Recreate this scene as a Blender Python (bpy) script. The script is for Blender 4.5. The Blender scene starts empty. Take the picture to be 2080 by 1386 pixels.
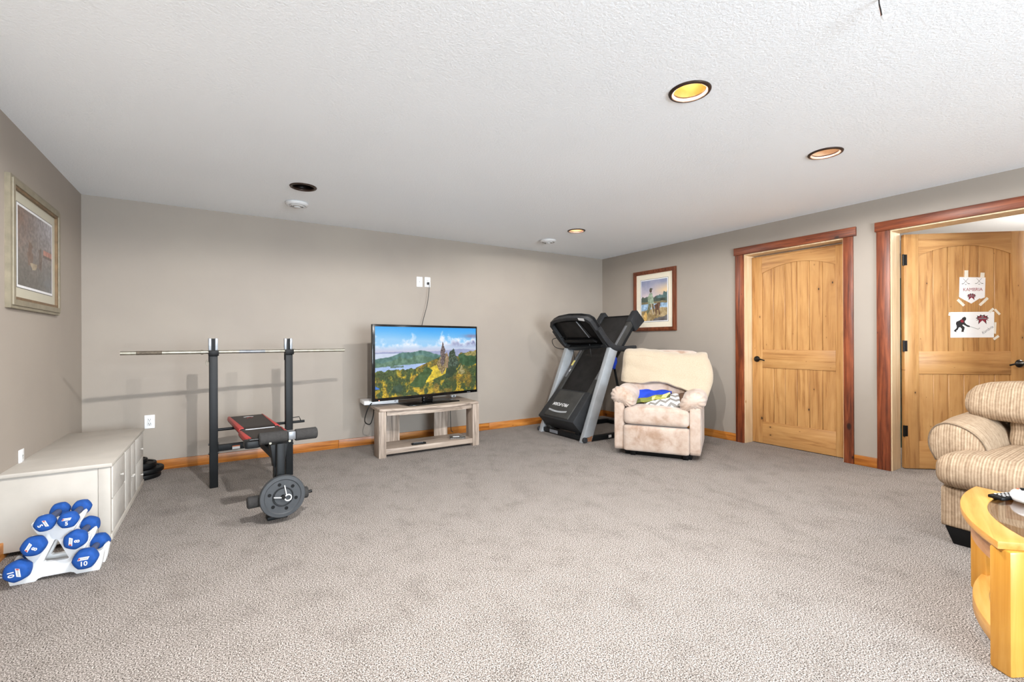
import bpy, bmesh, math, random
import numpy as np
from mathutils import Vector, Matrix, Euler

random.seed(7)
PI = math.pi
scene = bpy.context.scene
COL = scene.collection

def lin(c):
    c = c / 255.0
    return c / 12.92 if c <= 0.04045 else ((c + 0.055) / 1.055) ** 2.4
def rgb(r, g, b):
    return (lin(r), lin(g), lin(b), 1.0)

# ------------------------------------------------------------------ camera
H = 2.42                       # ceiling height
XR, YB, XL, YF = 4.978, 5.234, -1.006, -3.6     # right, back, left, front wall faces
cam_d = bpy.data.cameras.new('camera')
cam_d.sensor_width = 36.0
cam_d.lens = 36.0 * 929.62 / 2080.0
cam_d.clip_start = 0.02
cam = bpy.data.objects.new('camera', cam_d)
COL.objects.link(cam)
cam.location = (0, 0, 1.15593)
_y, _p, _r = 0.564896, 0.000755, -0.004056
_f = Vector((math.sin(_y) * math.cos(_p), math.cos(_y) * math.cos(_p), math.sin(_p)))
_rt = Vector((math.cos(_y), -math.sin(_y), 0)); _up = _rt.cross(_f)
_r2 = _rt * math.cos(_r) + _up * math.sin(_r); _u2 = -_rt * math.sin(_r) + _up * math.cos(_r)
cam.matrix_world = Matrix(((_r2.x, _u2.x, -_f.x, 0), (_r2.y, _u2.y, -_f.y, 0), (_r2.z, _u2.z, -_f.z, 1.15593), (0, 0, 0, 1)))
scene.camera = cam

# ------------------------------------------------------------------ world, light, exposure
WORLD_STRENGTH = 18.0
CAN_POWER = 56.0
EXPOSURE = 1.12
world = bpy.data.worlds.new('sky'); scene.world = world
world.use_nodes = True
world.node_tree.nodes['Background'].inputs[0].default_value = (0.80, 0.91, 1.0, 1)
world.node_tree.nodes['Background'].inputs[1].default_value = WORLD_STRENGTH
scene.view_settings.view_transform = 'Standard'
scene.view_settings.look = 'None'
scene.view_settings.gamma = 1.0
scene.view_settings.use_curve_mapping = False
scene.view_settings.exposure = EXPOSURE
scene.cycles.use_denoising = True
scene.cycles.max_bounces = 7
scene.cycles.diffuse_bounces = 4
scene.cycles.glossy_bounces = 3
scene.cycles.adaptive_threshold = 0.05
scene.cycles.sample_clamp_indirect = 6.0
# windows behind the camera (openings in wall_front); a portal guides the daylight through each
WIN = [(0.15, 2.95, 0.42, 2.12)]        # x0, x1, z0, z1
for (x0, x1, z0, z1) in WIN:
    ld = bpy.data.lights.new('window_daylight', 'AREA'); ld.shape = 'RECTANGLE'
    ld.size = x1 - x0; ld.size_y = z1 - z0; ld.cycles.is_portal = True
    lo = bpy.data.objects.new('window_daylight', ld); COL.objects.link(lo)
    lo.location = ((x0 + x1) / 2, YF - 0.16, (z0 + z1) / 2)
    lo.rotation_euler = (PI / 2, 0, 0)       # -Z of the lamp points to +Y, into the room

# ------------------------------------------------------------------ materials
def new_mat(name):
    m = bpy.data.materials.new(name); m.use_nodes = True
    nt = m.node_tree; b = nt.nodes['Principled BSDF']
    return m, nt, b
def N(nt, typ, **kw):
    n = nt.nodes.new(typ)
    for k, v in kw.items():
        if k == 'ins':
            for a, c in v.items(): n.inputs[a].default_value = c
        else: setattr(n, k, v)
    return n
def L(nt, a, b): nt.links.new(a, b)
def coords(nt, scale=(1, 1, 1), rand=0.0, rot=(0, 0, 0), kind='Object'):
    tc = N(nt, 'ShaderNodeTexCoord'); mp = N(nt, 'ShaderNodeMapping')
    mp.inputs['Scale'].default_value = scale; mp.inputs['Rotation'].default_value = rot
    if rand:
        oi = N(nt, 'ShaderNodeObjectInfo'); mu = N(nt, 'ShaderNodeVectorMath', operation='SCALE')
        cb = N(nt, 'ShaderNodeCombineXYZ')
        for i in range(3): L(nt, oi.outputs['Random'], cb.inputs[i])
        L(nt, cb.outputs[0], mu.inputs[0]); mu.inputs['Scale'].default_value = rand
        ad = N(nt, 'ShaderNodeVectorMath', operation='ADD')
        L(nt, tc.outputs[kind], ad.inputs[0]); L(nt, mu.outputs[0], ad.inputs[1])
        L(nt, ad.outputs[0], mp.inputs[0])
    else:
        L(nt, tc.outputs[kind], mp.inputs[0])
    return mp.outputs[0]
def ramp(nt, fac, stops, interp='LINEAR'):
    r = N(nt, 'ShaderNodeValToRGB'); cr = r.color_ramp; cr.interpolation = interp
    while len(cr.elements) < len(stops): cr.elements.new(0.5)
    for e, (p, c) in zip(cr.elements, stops): e.position = p; e.color = c
    L(nt, fac, r.inputs[0]); return r.outputs[0]
def noise(nt, vec, scale, detail=4, rough=0.55, dist=0.0):
    n = N(nt, 'ShaderNodeTexNoise'); L(nt, vec, n.inputs['Vector'])
    n.inputs['Scale'].default_value = scale; n.inputs['Detail'].default_value = detail
    n.inputs['Roughness'].default_value = rough; n.inputs['Distortion'].default_value = dist
    return n.outputs['Fac']
def bump(nt, b, h, strength=0.3, dist=0.01):
    bp = N(nt, 'ShaderNodeBump'); bp.inputs['Strength'].default_value = strength; bp.inputs['Distance'].default_value = dist
    L(nt, h, bp.inputs['Height']); L(nt, bp.outputs[0], b.inputs['Normal'])
def mix(nt, fac, a, b, mode='MIX'):
    m = N(nt, 'ShaderNodeMix', data_type='RGBA', blend_type=mode)
    if hasattr(fac, 'links') or hasattr(fac, 'is_linked'): L(nt, fac, m.inputs[0])
    else: m.inputs[0].default_value = fac
    for s, v in ((m.inputs[6], a), (m.inputs[7], b)):
        if isinstance(v, tuple): s.default_value = v
        else: L(nt, v, s)
    return m.outputs[2]

def plain(name, col, rough=0.6, metal=0.0, var=0.12, scale=30, bmp=0.0, spec=0.5):
    m, nt, b = new_mat(name)
    v = coords(nt)
    f = noise(nt, v, scale)
    dark = tuple(c * (1 - var) for c in col[:3]) + (1,); lite = tuple(min(1, c * (1 + var)) for c in col[:3]) + (1,)
    L(nt, ramp(nt, f, [(0.3, dark), (0.7, lite)]), b.inputs['Base Color'])
    b.inputs['Roughness'].default_value = rough; b.inputs['Metallic'].default_value = metal
    b.inputs['Specular IOR Level'].default_value = spec
    if bmp: bump(nt, b, noise(nt, v, scale * 6), bmp, 0.004)
    return m

def wood(name, cols, axis='z', fine=34, rough=0.5, knots=0.35, knot_col=None, rand=9.0, stretch=0.06, knot_scale=3.2, blot=0.5, flat=None):
    """grain runs along the given object axis; cols: dark, mid, light"""
    m, nt, b = new_mat(name)
    i = 'xyz'.index(axis)
    sc = [1, 1, 1]; sc[i] = stretch
    v = coords(nt, tuple(sc), rand)
    f = noise(nt, v, fine, 6, 0.6, 0.6)
    col = ramp(nt, f, [(0.30, cols[0]), (0.48, cols[1]), (0.68, cols[2])])
    f2 = noise(nt, coords(nt, tuple(0.35 if k == i else 1.0 for k in range(3)), rand), 5, 3, 0.6, 1.2)
    col = mix(nt, ramp(nt, f2, [(0.42, (0, 0, 0, 1)), (0.7, (blot, blot, blot, 1))]), col, cols[0])
    if knots:
        sk = [1, 1, 1]; sk[i] = 0.55
        sp = N(nt, 'ShaderNodeSeparateXYZ'); L(nt, coords(nt, tuple(sk), rand), sp.inputs[0]); cb = N(nt, 'ShaderNodeCombineXYZ')
        keep = [k for k in range(3) if k != 'xyz'.index(flat or 'y')]
        for q, k in enumerate(keep): L(nt, sp.outputs[k], cb.inputs[q])
        vo = N(nt, 'ShaderNodeTexVoronoi'); vo.voronoi_dimensions = '2D'; vo.inputs['Scale'].default_value = knot_scale
        L(nt, cb.outputs[0], vo.inputs['Vector'])
        cs = N(nt, 'ShaderNodeSeparateColor'); L(nt, vo.outputs['Color'], cs.inputs[0])       # each cell's knot has its own size, many have none
        sz = N(nt, 'ShaderNodeMapRange'); L(nt, cs.outputs[0], sz.inputs[0])
        for q, val in zip((1, 2, 3, 4), (0.4, 1.0, 6.0, 0.55)): sz.inputs[q].default_value = val
        dd = N(nt, 'ShaderNodeMath', operation='MULTIPLY'); L(nt, vo.outputs['Distance'], dd.inputs[0]); L(nt, sz.outputs[0], dd.inputs[1])
        kf = ramp(nt, dd.outputs[0], [(0.0, (1, 1, 1, 1)), (0.026, (0.92, 0.92, 0.92, 1)), (0.042, (0, 0, 0, 1))])
        halo = ramp(nt, dd.outputs[0], [(0.03, (knots, knots, knots, 1)), (0.15, (0, 0, 0, 1))])
        col = mix(nt, halo, col, cols[0]); col = mix(nt, kf, col, knot_col or rgb(48, 28, 16))
    L(nt, col, b.inputs['Base Color'])
    b.inputs['Roughness'].default_value = rough
    bump(nt, b, f, 0.12, 0.002)
    return m

M = {}
# --- setting
m, nt, b = new_mat('wall_paint'); v = coords(nt)
f = noise(nt, v, 1.3, 3)
L(nt, ramp(nt, f, [(0.35, rgb(152, 142, 132)), (0.65, rgb(157, 147, 136))]), b.inputs['Base Color'])
b.inputs['Roughness'].default_value = 0.62
bump(nt, b, noise(nt, v, 160, 3), 0.08, 0.003); M['wall'] = m
m, nt, b = new_mat('ceiling_texture'); v = coords(nt)
L(nt, ramp(nt, noise(nt, v, 0.9, 2), [(0.3, rgb(243, 247, 251)), (0.7, rgb(246, 250, 254))]), b.inputs['Base Color'])
b.inputs['Roughness'].default_value = 0.9
bump(nt, b, noise(nt, v, 85, 4, 0.65), 0.55, 0.006); M['ceiling'] = m
m, nt, b = new_mat('carpet_pile'); v = coords(nt)
f1 = noise(nt, v, 200, 2, 0.6)
sp = ramp(nt, f1, [(0.34, rgb(36, 33, 30)), (0.45, rgb(113, 106, 101)), (0.54, rgb(150, 142, 136)), (0.66, rgb(202, 194, 189))])
f2 = noise(nt, coords(nt, (1, 0.75, 1), rot=(0, 0, 0.5)), 5.0, 9, 0.78, 0.1)
tone = ramp(nt, f2, [(0.37, (0.80, 0.795, 0.79, 1)), (0.48, (0.95, 0.95, 0.945, 1)), (0.56, (1, 1, 1, 1))])
L(nt, mix(nt, 1.0, sp, tone, 'MULTIPLY'), b.inputs['Base Color'])
b.inputs['Roughness'].default_value = 1.0; b.inputs['Specular IOR Level'].default_value = 0.05
M['carpet'] = m
M['pine'] = wood('pine_baseboard', (rgb(120, 64, 20), rgb(172, 104, 38), rgb(200, 134, 62)), 'x', 26, 0.35, 0.5, rgb(70, 36, 14), knot_scale=4, flat='y')
M['pine_y'] = wood('pine_baseboard_side', (rgb(120, 64, 20), rgb(172, 104, 38), rgb(200, 134, 62)), 'y', 26, 0.35, 0.5, rgb(70, 36, 14), knot_scale=4, flat='x')
M['casing_z'] = wood('red_stained_casing', (rgb(70, 30, 14), rgb(116, 55, 28), rgb(148, 78, 44)), 'z', 44, 0.42, 0.5, rgb(36, 16, 10), knot_scale=3.2, flat='x', blot=0.35)
M['casing_y'] = wood('red_stained_header', (rgb(70, 30, 14), rgb(116, 55, 28), rgb(148, 78, 44)), 'y', 44, 0.42, 0.5, rgb(36, 16, 10), knot_scale=3.2, flat='x', blot=0.35)
M['jamb'] = wood('pale_pine_jamb', (rgb(202, 170, 130), rgb(218, 190, 152), rgb(226, 204, 170)), 'z', 30, 0.45, 0.1, rgb(170, 120, 70), knot_scale=2)
_alder = (rgb(146, 98, 52), rgb(186, 138, 83), rgb(196, 151, 96))
M['alder_z'] = wood('knotty_alder', _alder, 'z', 26, 0.42, 0.5, rgb(44, 30, 22), knot_scale=5.0, blot=0.35, flat='y')
M['alder_y'] = wood('knotty_alder_rail', _alder, 'y', 22, 0.42, 0.3, rgb(44, 30, 22), knot_scale=2.6)
# --- things
M['dresser'] = plain('chalky_white_paint', rgb(184, 177, 168), 0.6, var=0.06, scale=6, bmp=0.05)
M['dresser_front'] = plain('worn_white_paint', rgb(190, 185, 178), 0.65, var=0.07, scale=14, bmp=0.05)
M['white'] = plain('white_plastic', rgb(218, 218, 218), 0.4, var=0.02)
M['white_gloss'] = plain('white_gloss_plastic', rgb(240, 240, 242), 0.25, var=0.02)
M['slot'] = plain('dark_slot', rgb(40, 38, 36), 0.6)
M['blue'] = plain('blue_neoprene', rgb(2, 66, 140), 0.8, var=0.14, scale=60, bmp=0.1)
M['blue_dark'] = plain('worn_blue_handle', rgb(66, 74, 100), 0.6, var=0.2, scale=60)
M['black'] = plain('black_steel', rgb(20, 22, 24), 0.5, 0.0, var=0.15, scale=12, spec=0.25)
M['black_rubber'] = plain('black_vinyl_plate', rgb(42, 43, 46), 0.5, var=0.15, scale=40)
M['black_deep'] = plain('deep_black_plastic', rgb(12, 12, 13), 0.5, var=0.2, spec=0.2)
M['black_gloss'] = plain('gloss_black', rgb(10, 10, 11), 0.12, var=0.1)
M['foam'] = plain('dark_foam', rgb(46, 44, 43), 0.9, var=0.25, scale=70, bmp=0.3)
M['vinyl'] = plain('brown_black_vinyl', rgb(36, 30, 28), 0.5, var=0.15, scale=25, bmp=0.08, spec=0.3)
M['red'] = plain('red_vinyl', rgb(176, 52, 48), 0.45, var=0.12)
M['chrome'] = plain('worn_chrome', rgb(150, 145, 132), 0.42, 0.75, var=0.25, scale=22)
M['steel_grey'] = plain('grey_steel', rgb(120, 122, 126), 0.4, 0.5, var=0.15)
M['silver'] = plain('silver_paint', rgb(168, 172, 176), 0.38, 0.25, var=0.08, scale=10)
M['rust'] = plain('rust', rgb(132, 90, 60), 0.8, var=0.5, scale=70)
M['sticker'] = plain('paper_sticker', rgb(214, 214, 212), 0.6, var=0.04)
M['orange'] = plain('orange_band', rgb(206, 110, 60), 0.6, var=0.05)
M['charcoal'] = plain('charcoal_plastic', rgb(40, 41, 43), 0.55, var=0.14, scale=14, bmp=0.05, spec=0.25)
M['charcoal2'] = plain('dusty_charcoal', rgb(58, 57, 55), 0.65, var=0.2, scale=9, spec=0.25)
M['belt'] = plain('walking_belt', rgb(36, 34, 33), 0.8, var=0.3, scale=8, bmp=0.1, spec=0.2)
M['yellow'] = plain('yellow_sticker', rgb(232, 214, 120), 0.6, var=0.05)
M['blue_cloth'] = plain('royal_blue_cloth', rgb(18, 62, 190), 0.8, var=0.25, scale=14)
M['bronze'] = plain('oil_rubbed_bronze', rgb(58, 42, 34), 0.4, 0.4, var=0.2)
M['black_iron'] = plain('black_iron', rgb(24, 22, 21), 0.35, 0.5, var=0.15)
M['cord'] = plain('black_cord', rgb(22, 22, 22), 0.5)
M['honey'] = wood('honey_oak', (rgb(186, 128, 54), rgb(202, 148, 74), rgb(212, 163, 94)), 'x', 30, 0.35, 0.0)
M['honey_z'] = wood('honey_oak_leg', (rgb(180, 118, 36), rgb(196, 138, 52), rgb(206, 152, 70)), 'z', 30, 0.35, 0.0)
M['apron'] = wood('brown_oak_apron', (rgb(156, 104, 66), rgb(186, 134, 92), rgb(202, 152, 110)), 'x', 30, 0.4, 0.0)
M['grey_oak'] = wood('grey_washed_oak', (rgb(104, 90, 80), rgb(158, 142, 128), rgb(188, 172, 158)), 'x', 46, 0.55, 0.0, blot=0.3, stretch=0.05)
M['grey_oak_z'] = wood('grey_washed_oak_upright', (rgb(104, 90, 80), rgb(158, 142, 128), rgb(188, 172, 158)), 'z', 46, 0.55, 0.0, blot=0.3, stretch=0.05)
M['frame_brown'] = wood('walnut_frame', (rgb(70, 32, 16), rgb(112, 58, 34), rgb(134, 76, 48)), 'z', 40, 0.35, 0.0)
M['frame_olive'] = plain('antique_olive_frame', rgb(126, 117, 98), 0.45, var=0.15, scale=18)
M['frame_gold'] = plain('antique_gold_edge', rgb(112, 88, 60), 0.45, 0.2, var=0.25, scale=25)
M['mat_cream'] = plain('cream_mount', rgb(232, 222, 202), 0.9, var=0.02)
M['mat_olive'] = plain('olive_mount', rgb(190, 184, 164), 0.9, var=0.02)
M['paper'] = plain('white_paper', rgb(236, 236, 238), 0.8, var=0.015)
M['tape'] = plain('masking_tape', rgb(226, 220, 208), 0.6, var=0.04)
M['ink'] = plain('black_ink', rgb(34, 32, 34), 0.7)
M['ink_red'] = plain('maroon_ink', rgb(138, 34, 52), 0.7)
M['ink_grey'] = plain('grey_ink', rgb(120, 122, 128), 0.7)
M['teal'] = plain('teal_fabric', rgb(8, 52, 50), 0.9, var=0.9, scale=9)
M['sole_white'] = plain('grey_print', rgb(150, 150, 150), 0.6)

m, nt, b = new_mat('suede_microfibre'); v = coords(nt)
f = noise(nt, v, 6.0, 5, 0.62, 0.2)
L(nt, ramp(nt, f, [(0.34, rgb(156, 128, 108)), (0.48, rgb(178, 156, 140)), (0.62, rgb(190, 172, 159))]), b.inputs['Base Color'])
b.inputs['Roughness'].default_value = 0.9; b.inputs['Sheen Weight'].default_value = 0.35
bump(nt, b, noise(nt, v, 16, 4, 0.6, 0.2), 0.3, 0.01); M['suede'] = m
m, nt, b = new_mat('cream_fleece'); v = coords(nt)
f = noise(nt, v, 150, 4, 0.7)
L(nt, ramp(nt, f, [(0.3, rgb(170, 153, 130)), (0.6, rgb(186, 170, 148))]), b.inputs['Base Color'])
b.inputs['Roughness'].default_value = 1.0; b.inputs['Sheen Weight'].default_value = 0.3
bump(nt, b, f, 0.6, 0.006); M['fleece'] = m

def stripe_mat(name, src, contrast=1.0):
    """ribbed corduroy: regular fine ribs along one object axis, with slower tonal drift"""
    m, nt, b = new_mat(name)
    tc = N(nt, 'ShaderNodeTexCoord'); sx = N(nt, 'ShaderNodeSeparateXYZ'); L(nt, tc.outputs['Object'], sx.inputs[0])
    val = sx.outputs['XYZ'.index(src.upper())]; v = coords(nt)
    wob = N(nt, 'ShaderNodeMath', operation='MULTIPLY_ADD'); L(nt, noise(nt, v, 9, 3), wob.inputs[0]); wob.inputs[1].default_value = 0.010; L(nt, val, wob.inputs[2])
    mu = N(nt, 'ShaderNodeMath', operation='MULTIPLY'); L(nt, wob.outputs[0], mu.inputs[0]); mu.inputs[1].default_value = 2 * PI / 0.0125
    si = N(nt, 'ShaderNodeMath', operation='SINE'); L(nt, mu.outputs[0], si.inputs[0])
    n1 = N(nt, 'ShaderNodeTexNoise'); n1.noise_dimensions = '1D'; L(nt, wob.outputs[0], n1.inputs['W']); n1.inputs['Scale'].default_value = 55.0; n1.inputs['Detail'].default_value = 2.0
    f = noise(nt, v, 40, 4, 0.65)
    a1 = N(nt, 'ShaderNodeMath', operation='MULTIPLY_ADD'); L(nt, si.outputs[0], a1.inputs[0]); a1.inputs[1].default_value = 0.11 * contrast
    hf = N(nt, 'ShaderNodeMath', operation='MULTIPLY_ADD'); L(nt, n1.outputs['Fac'], hf.inputs[0]); hf.inputs[1].default_value = 0.4; hf.inputs[2].default_value = 0.3; L(nt, hf.outputs[0], a1.inputs[2])
    a2 = N(nt, 'ShaderNodeMath', operation='MULTIPLY_ADD'); L(nt, f, a2.inputs[0]); a2.inputs[1].default_value = 0.5; L(nt, a1.outputs[0], a2.inputs[2])
    L(nt, ramp(nt, a2.outputs[0], [(0.50, rgb(122, 100, 79)), (0.70, rgb(150, 128, 105)), (0.84, rgb(168, 146, 122)), (0.98, rgb(184, 163, 139))]), b.inputs['Base Color'])
    b.inputs['Roughness'].default_value = 0.95; b.inputs['Specular IOR Level'].default_value = 0.2
    bump(nt, b, a1.outputs[0], 0.4, 0.004)
    return m
M['stripe_y'] = stripe_mat('ribbed_corduroy', 'y')
M['stripe_x'] = stripe_mat('ribbed_corduroy_roll', 'x', 0.55)
M['piping'] = plain('dark_piping', rgb(104, 86, 68), 0.9, var=0.3, scale=200)

m, nt, b = new_mat('chevron_fabric')
tc = N(nt, 'ShaderNodeTexCoord'); sx = N(nt, 'ShaderNodeSeparateXYZ'); L(nt, tc.outputs['Object'], sx.inputs[0])
pp = N(nt, 'ShaderNodeMath', operation='PINGPONG'); L(nt, sx.outputs[0], pp.inputs[0]); pp.inputs[1].default_value = 0.05
ad = N(nt, 'ShaderNodeMath', operation='MULTIPLY_ADD'); L(nt, pp.outputs[0], ad.inputs[0]); ad.inputs[1].default_value = 1.1; L(nt, sx.outputs[1], ad.inputs[2])
md = N(nt, 'ShaderNodeMath', operation='PINGPONG'); L(nt, ad.outputs[0], md.inputs[0]); md.inputs[1].default_value = 0.045
sg = N(nt, 'ShaderNodeMath', operation='GREATER_THAN'); L(nt, md.outputs[0], sg.inputs[0]); sg.inputs[1].default_value = 0.022
L(nt, mix(nt, sg.outputs[0], rgb(136, 132, 128), rgb(236, 234, 230)), b.inputs['Base Color']); b.inputs['Roughness'].default_value = 0.9
M['chevron'] = m
m, nt, b = new_mat('green_yellow_patchwork'); ck = N(nt, 'ShaderNodeTexVoronoi'); L(nt, coords(nt, (1, 0.5, 1)), ck.inputs['Vector']); ck.inputs['Scale'].default_value = 16
cs = N(nt, 'ShaderNodeSeparateColor'); L(nt, ck.outputs['Color'], cs.inputs[0])
L(nt, ramp(nt, cs.outputs[0], [(0.0, rgb(86, 92, 44)), (0.35, rgb(160, 158, 70)), (0.6, rgb(206, 198, 140)), (0.8, rgb(120, 126, 60))], 'CONSTANT'), b.inputs['Base Color'])
b.inputs['Roughness'].default_value = 0.9; M['patch'] = m

def glass_mat(name, tint, rough=0.0):
    m, nt, b = new_mat(name)
    b.inputs['Base Color'].default_value = tint; b.inputs['Transmission Weight'].default_value = 1.0
    b.inputs['Roughness'].default_value = rough; b.inputs['IOR'].default_value = 1.45
    n = noise(nt, coords(nt), 3); L(nt, ramp(nt, n, [(0, tint), (1, tint)]), b.inputs['Base Color'])
    return m
M['glass'] = glass_mat('smoked_table_glass', (0.80, 0.78, 0.74, 1))
def thin_glass(name):
    m = bpy.data.materials.new(name); m.use_nodes = True; nt = m.node_tree; nt.nodes.clear()
    o = N(nt, 'ShaderNodeOutputMaterial'); t = N(nt, 'ShaderNodeBsdfTransparent'); g = N(nt, 'ShaderNodeBsdfGlossy')
    g.inputs['Roughness'].default_value = 0.03
    lw = N(nt, 'ShaderNodeLayerWeight'); pw = N(nt, 'ShaderNodeMath', operation='POWER'); L(nt, lw.outputs['Facing'], pw.inputs[0]); pw.inputs[1].default_value = 5.0
    fr = N(nt, 'ShaderNodeMath', operation='MULTIPLY_ADD'); L(nt, pw.outputs[0], fr.inputs[0]); fr.inputs[1].default_value = 0.45; fr.inputs[2].default_value = 0.02
    mx = N(nt, 'ShaderNodeMixShader'); L(nt, fr.outputs[0], mx.inputs[0]); L(nt, t.outputs[0], mx.inputs[1]); L(nt, g.outputs[0], mx.inputs[2])
    L(nt, mx.outputs[0], o.inputs[0]); return m
M['pane'] = thin_glass('picture_glass')
def emit_mat(name, col, strength):
    m, nt, b = new_mat(name)
    b.inputs['Base Color'].default_value = col; b.inputs['Emission Color'].default_value = col; b.inputs['Emission Strength'].default_value = strength
    return m
def print_mat(name, emit=0.0, rough=0.6):
    m, nt, b = new_mat(name); a = N(nt, 'ShaderNodeAttribute'); a.attribute_name = 'Col'
    if emit:
        b.inputs['Base Color'].default_value = (0.01, 0.01, 0.01, 1)
        L(nt, a.outputs['Color'], b.inputs['Emission Color']); b.inputs['Emission Strength'].default_value = emit
    else: L(nt, a.outputs['Color'], b.inputs['Base Color'])
    b.inputs['Roughness'].default_value = rough
    return m
M['screen'] = print_mat('screen_picture', 1.08 * 2 ** -EXPOSURE, 0.25)
M['print'] = print_mat('art_print', 0, 0.7)

# ------------------------------------------------------------------ geometry helpers
class MB:
    """collects primitives into one mesh"""
    def __init__(s): s.bm = bmesh.new()
    def _join(s, t, mat=None):
        if mat is not None: bmesh.ops.transform(t, matrix=mat, verts=t.verts)
        me = bpy.data.meshes.new('tmp'); t.to_mesh(me); t.free(); s.bm.from_mesh(me); bpy.data.meshes.remove(me)
        return s
    def box(s, lo, hi, bev=0.0, seg=2, mat=None):
        t = bmesh.new(); bmesh.ops.create_cube(t, size=1)
        lo, hi = Vector(lo), Vector(hi)
        for v in t.verts: v.co = Vector([(lo[i] + hi[i]) / 2 + v.co[i] * (hi[i] - lo[i]) for i in range(3)])
        if bev: bmesh.ops.bevel(t, geom=list(t.edges), offset=bev, segments=seg, affect='EDGES', profile=0.5)
        return s._join(t, mat)
    def hexa(s, pts, bev=0.0):
        """8 points: bottom loop of 4, top loop of 4"""
        t = bmesh.new(); v = [t.verts.new(p) for p in pts]
        for f in ((3, 2, 1, 0), (4, 5, 6, 7), (0, 1, 5, 4), (1, 2, 6, 5), (2, 3, 7, 6), (3, 0, 4, 7)): t.faces.new([v[i] for i in f])
        bmesh.ops.recalc_face_normals(t, faces=t.faces)
        if bev: bmesh.ops.bevel(t, geom=list(t.edges), offset=bev, segments=2, affect='EDGES', profile=0.5)
        return s._join(t)
    def tube(s, pts, r, seg=10, cap=True):
        t = bmesh.new(); pts = [Vector(p) for p in pts]; rs = r if isinstance(r, (list, tuple)) else [r] * len(pts)
        up = None; rings = []
        for i, p in enumerate(pts):
            d = (pts[min(i + 1, len(pts) - 1)] - pts[max(i - 1, 0)]).normalized()
            if up is None: up = d.orthogonal().normalized()
            up = (up - d * up.dot(d)).normalized(); w = d.cross(up)
            rings.append([t.verts.new(p + (up * math.cos(2 * PI * k / seg) + w * math.sin(2 * PI * k / seg)) * rs[i]) for k in range(seg)])
        for a, b in zip(rings, rings[1:]):
            for k in range(seg): t.faces.new((a[k], a[(k + 1) % seg], b[(k + 1) % seg], b[k]))
        if cap: t.faces.new(rings[0][::-1]); t.faces.new(rings[-1])
        bmesh.ops.recalc_face_normals(t, faces=t.faces)
        return s._join(t)
    def lathe(s, prof, seg=24, mat=None, close=False):
        """profile [(r, z)] about z"""
        t = bmesh.new(); rings = []
        for r, z in prof:
            if r < 1e-6: rings.append([t.verts.new((0, 0, z))])
            else: rings.append([t.verts.new((r * math.cos(2 * PI * k / seg), r * math.sin(2 * PI * k / seg), z)) for k in range(seg)])
        prs = list(zip(rings, rings[1:]))
        if close: prs.append((rings[-1], rings[0]))
        for a, b in prs:
            for k in range(seg):
                k2 = (k + 1) % seg
                if len(a) == 1 and len(b) == 1: continue
                if len(a) == 1: t.faces.new((a[0], b[k2], b[k]))
                elif len(b) == 1: t.faces.new((a[k], a[k2], b[0]))
                else: t.faces.new((a[k], a[k2], b[k2], b[k]))
        bmesh.ops.recalc_face_normals(t, faces=t.faces)
        return s._join(t, mat)
    def prism(s, outer, z0, z1, holes=(), bev=0.0, mat=None):
        t = bmesh.new(); edges = []
        for loop in [outer] + list(holes):
            vs = [t.verts.new((x, y, z0)) for x, y in loop]
            edges += [t.edges.new((vs[i], vs[(i + 1) % len(vs)])) for i in range(len(vs))]
        if holes: bmesh.ops.triangle_fill(t, edges=edges, use_beauty=True)
        else: t.faces.new(list(t.verts))
        geo = bmesh.ops.extrude_face_region(t, geom=list(t.faces))
        for g in geo['geom']:
            if isinstance(g, bmesh.types.BMVert): g.co.z = z1
        bmesh.ops.recalc_face_normals(t, faces=t.faces)
        if bev:
            es = [e for e in t.edges if len(e.link_faces) == 2 and e.calc_face_angle(0) > 0.6]
            bmesh.ops.bevel(t, geom=es, offset=bev, segments=2, affect='EDGES', profile=0.5)
        return s._join(t, mat)
    def rbox(s, c, half, r, n=8, fn=None, mat=None):
        """rounded box, finely divided, deformed by fn(Vector local, unit coords) -> Vector"""
        t = bmesh.new(); idx = {}
        h = Vector(half); r = min(r, min(half) * 0.999)
        def vert(a):
            key = tuple(round(x, 5) for x in a)
            if key in idx: return idx[key]
            p = Vector([math.tan(a[i] * PI / 4) * h[i] if False else a[i] * h[i] for i in range(3)])
            inn = Vector([max(-(h[i] - r), min(h[i] - r, p[i])) for i in range(3)])
            d = p - inn
            q = inn + d.normalized() * r if d.length > 1e-9 else p
            if fn: q = fn(q, a)
            idx[key] = t.verts.new(Vector(c) + q); return idx[key]
        g = [-1 + 2 * i / n for i in range(n + 1)]
        # denser near the edges so that the rounding is smooth
        g = [math.copysign(1 - (1 - abs(x)) ** 1.35, x) for x in g]
        for ax in range(3):
            for sg in (-1, 1):
                o = [i for i in range(3) if i != ax]
                for i in range(n):
                    for j in range(n):
                        q = []
                        for (u, w) in ((g[i], g[j]), (g[i + 1], g[j]), (g[i + 1], g[j + 1]), (g[i], g[j + 1])):
                            a = [0, 0, 0]; a[ax] = sg; a[o[0]] = u; a[o[1]] = w; q.append(vert(a))
                        if len(set(q)) == 4: t.faces.new(q)
        bmesh.ops.recalc_face_normals(t, faces=t.faces)
        return s._join(t, mat)
    def grid(s, fn, nu, nv):
        t = bmesh.new(); vs = [[t.verts.new(fn(i / nu, j / nv)) for i in range(nu + 1)] for j in range(nv + 1)]
        for j in range(nv):
            for i in range(nu): t.faces.new((vs[j][i], vs[j][i + 1], vs[j + 1][i + 1], vs[j + 1][i]))
        return s._join(t)
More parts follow.
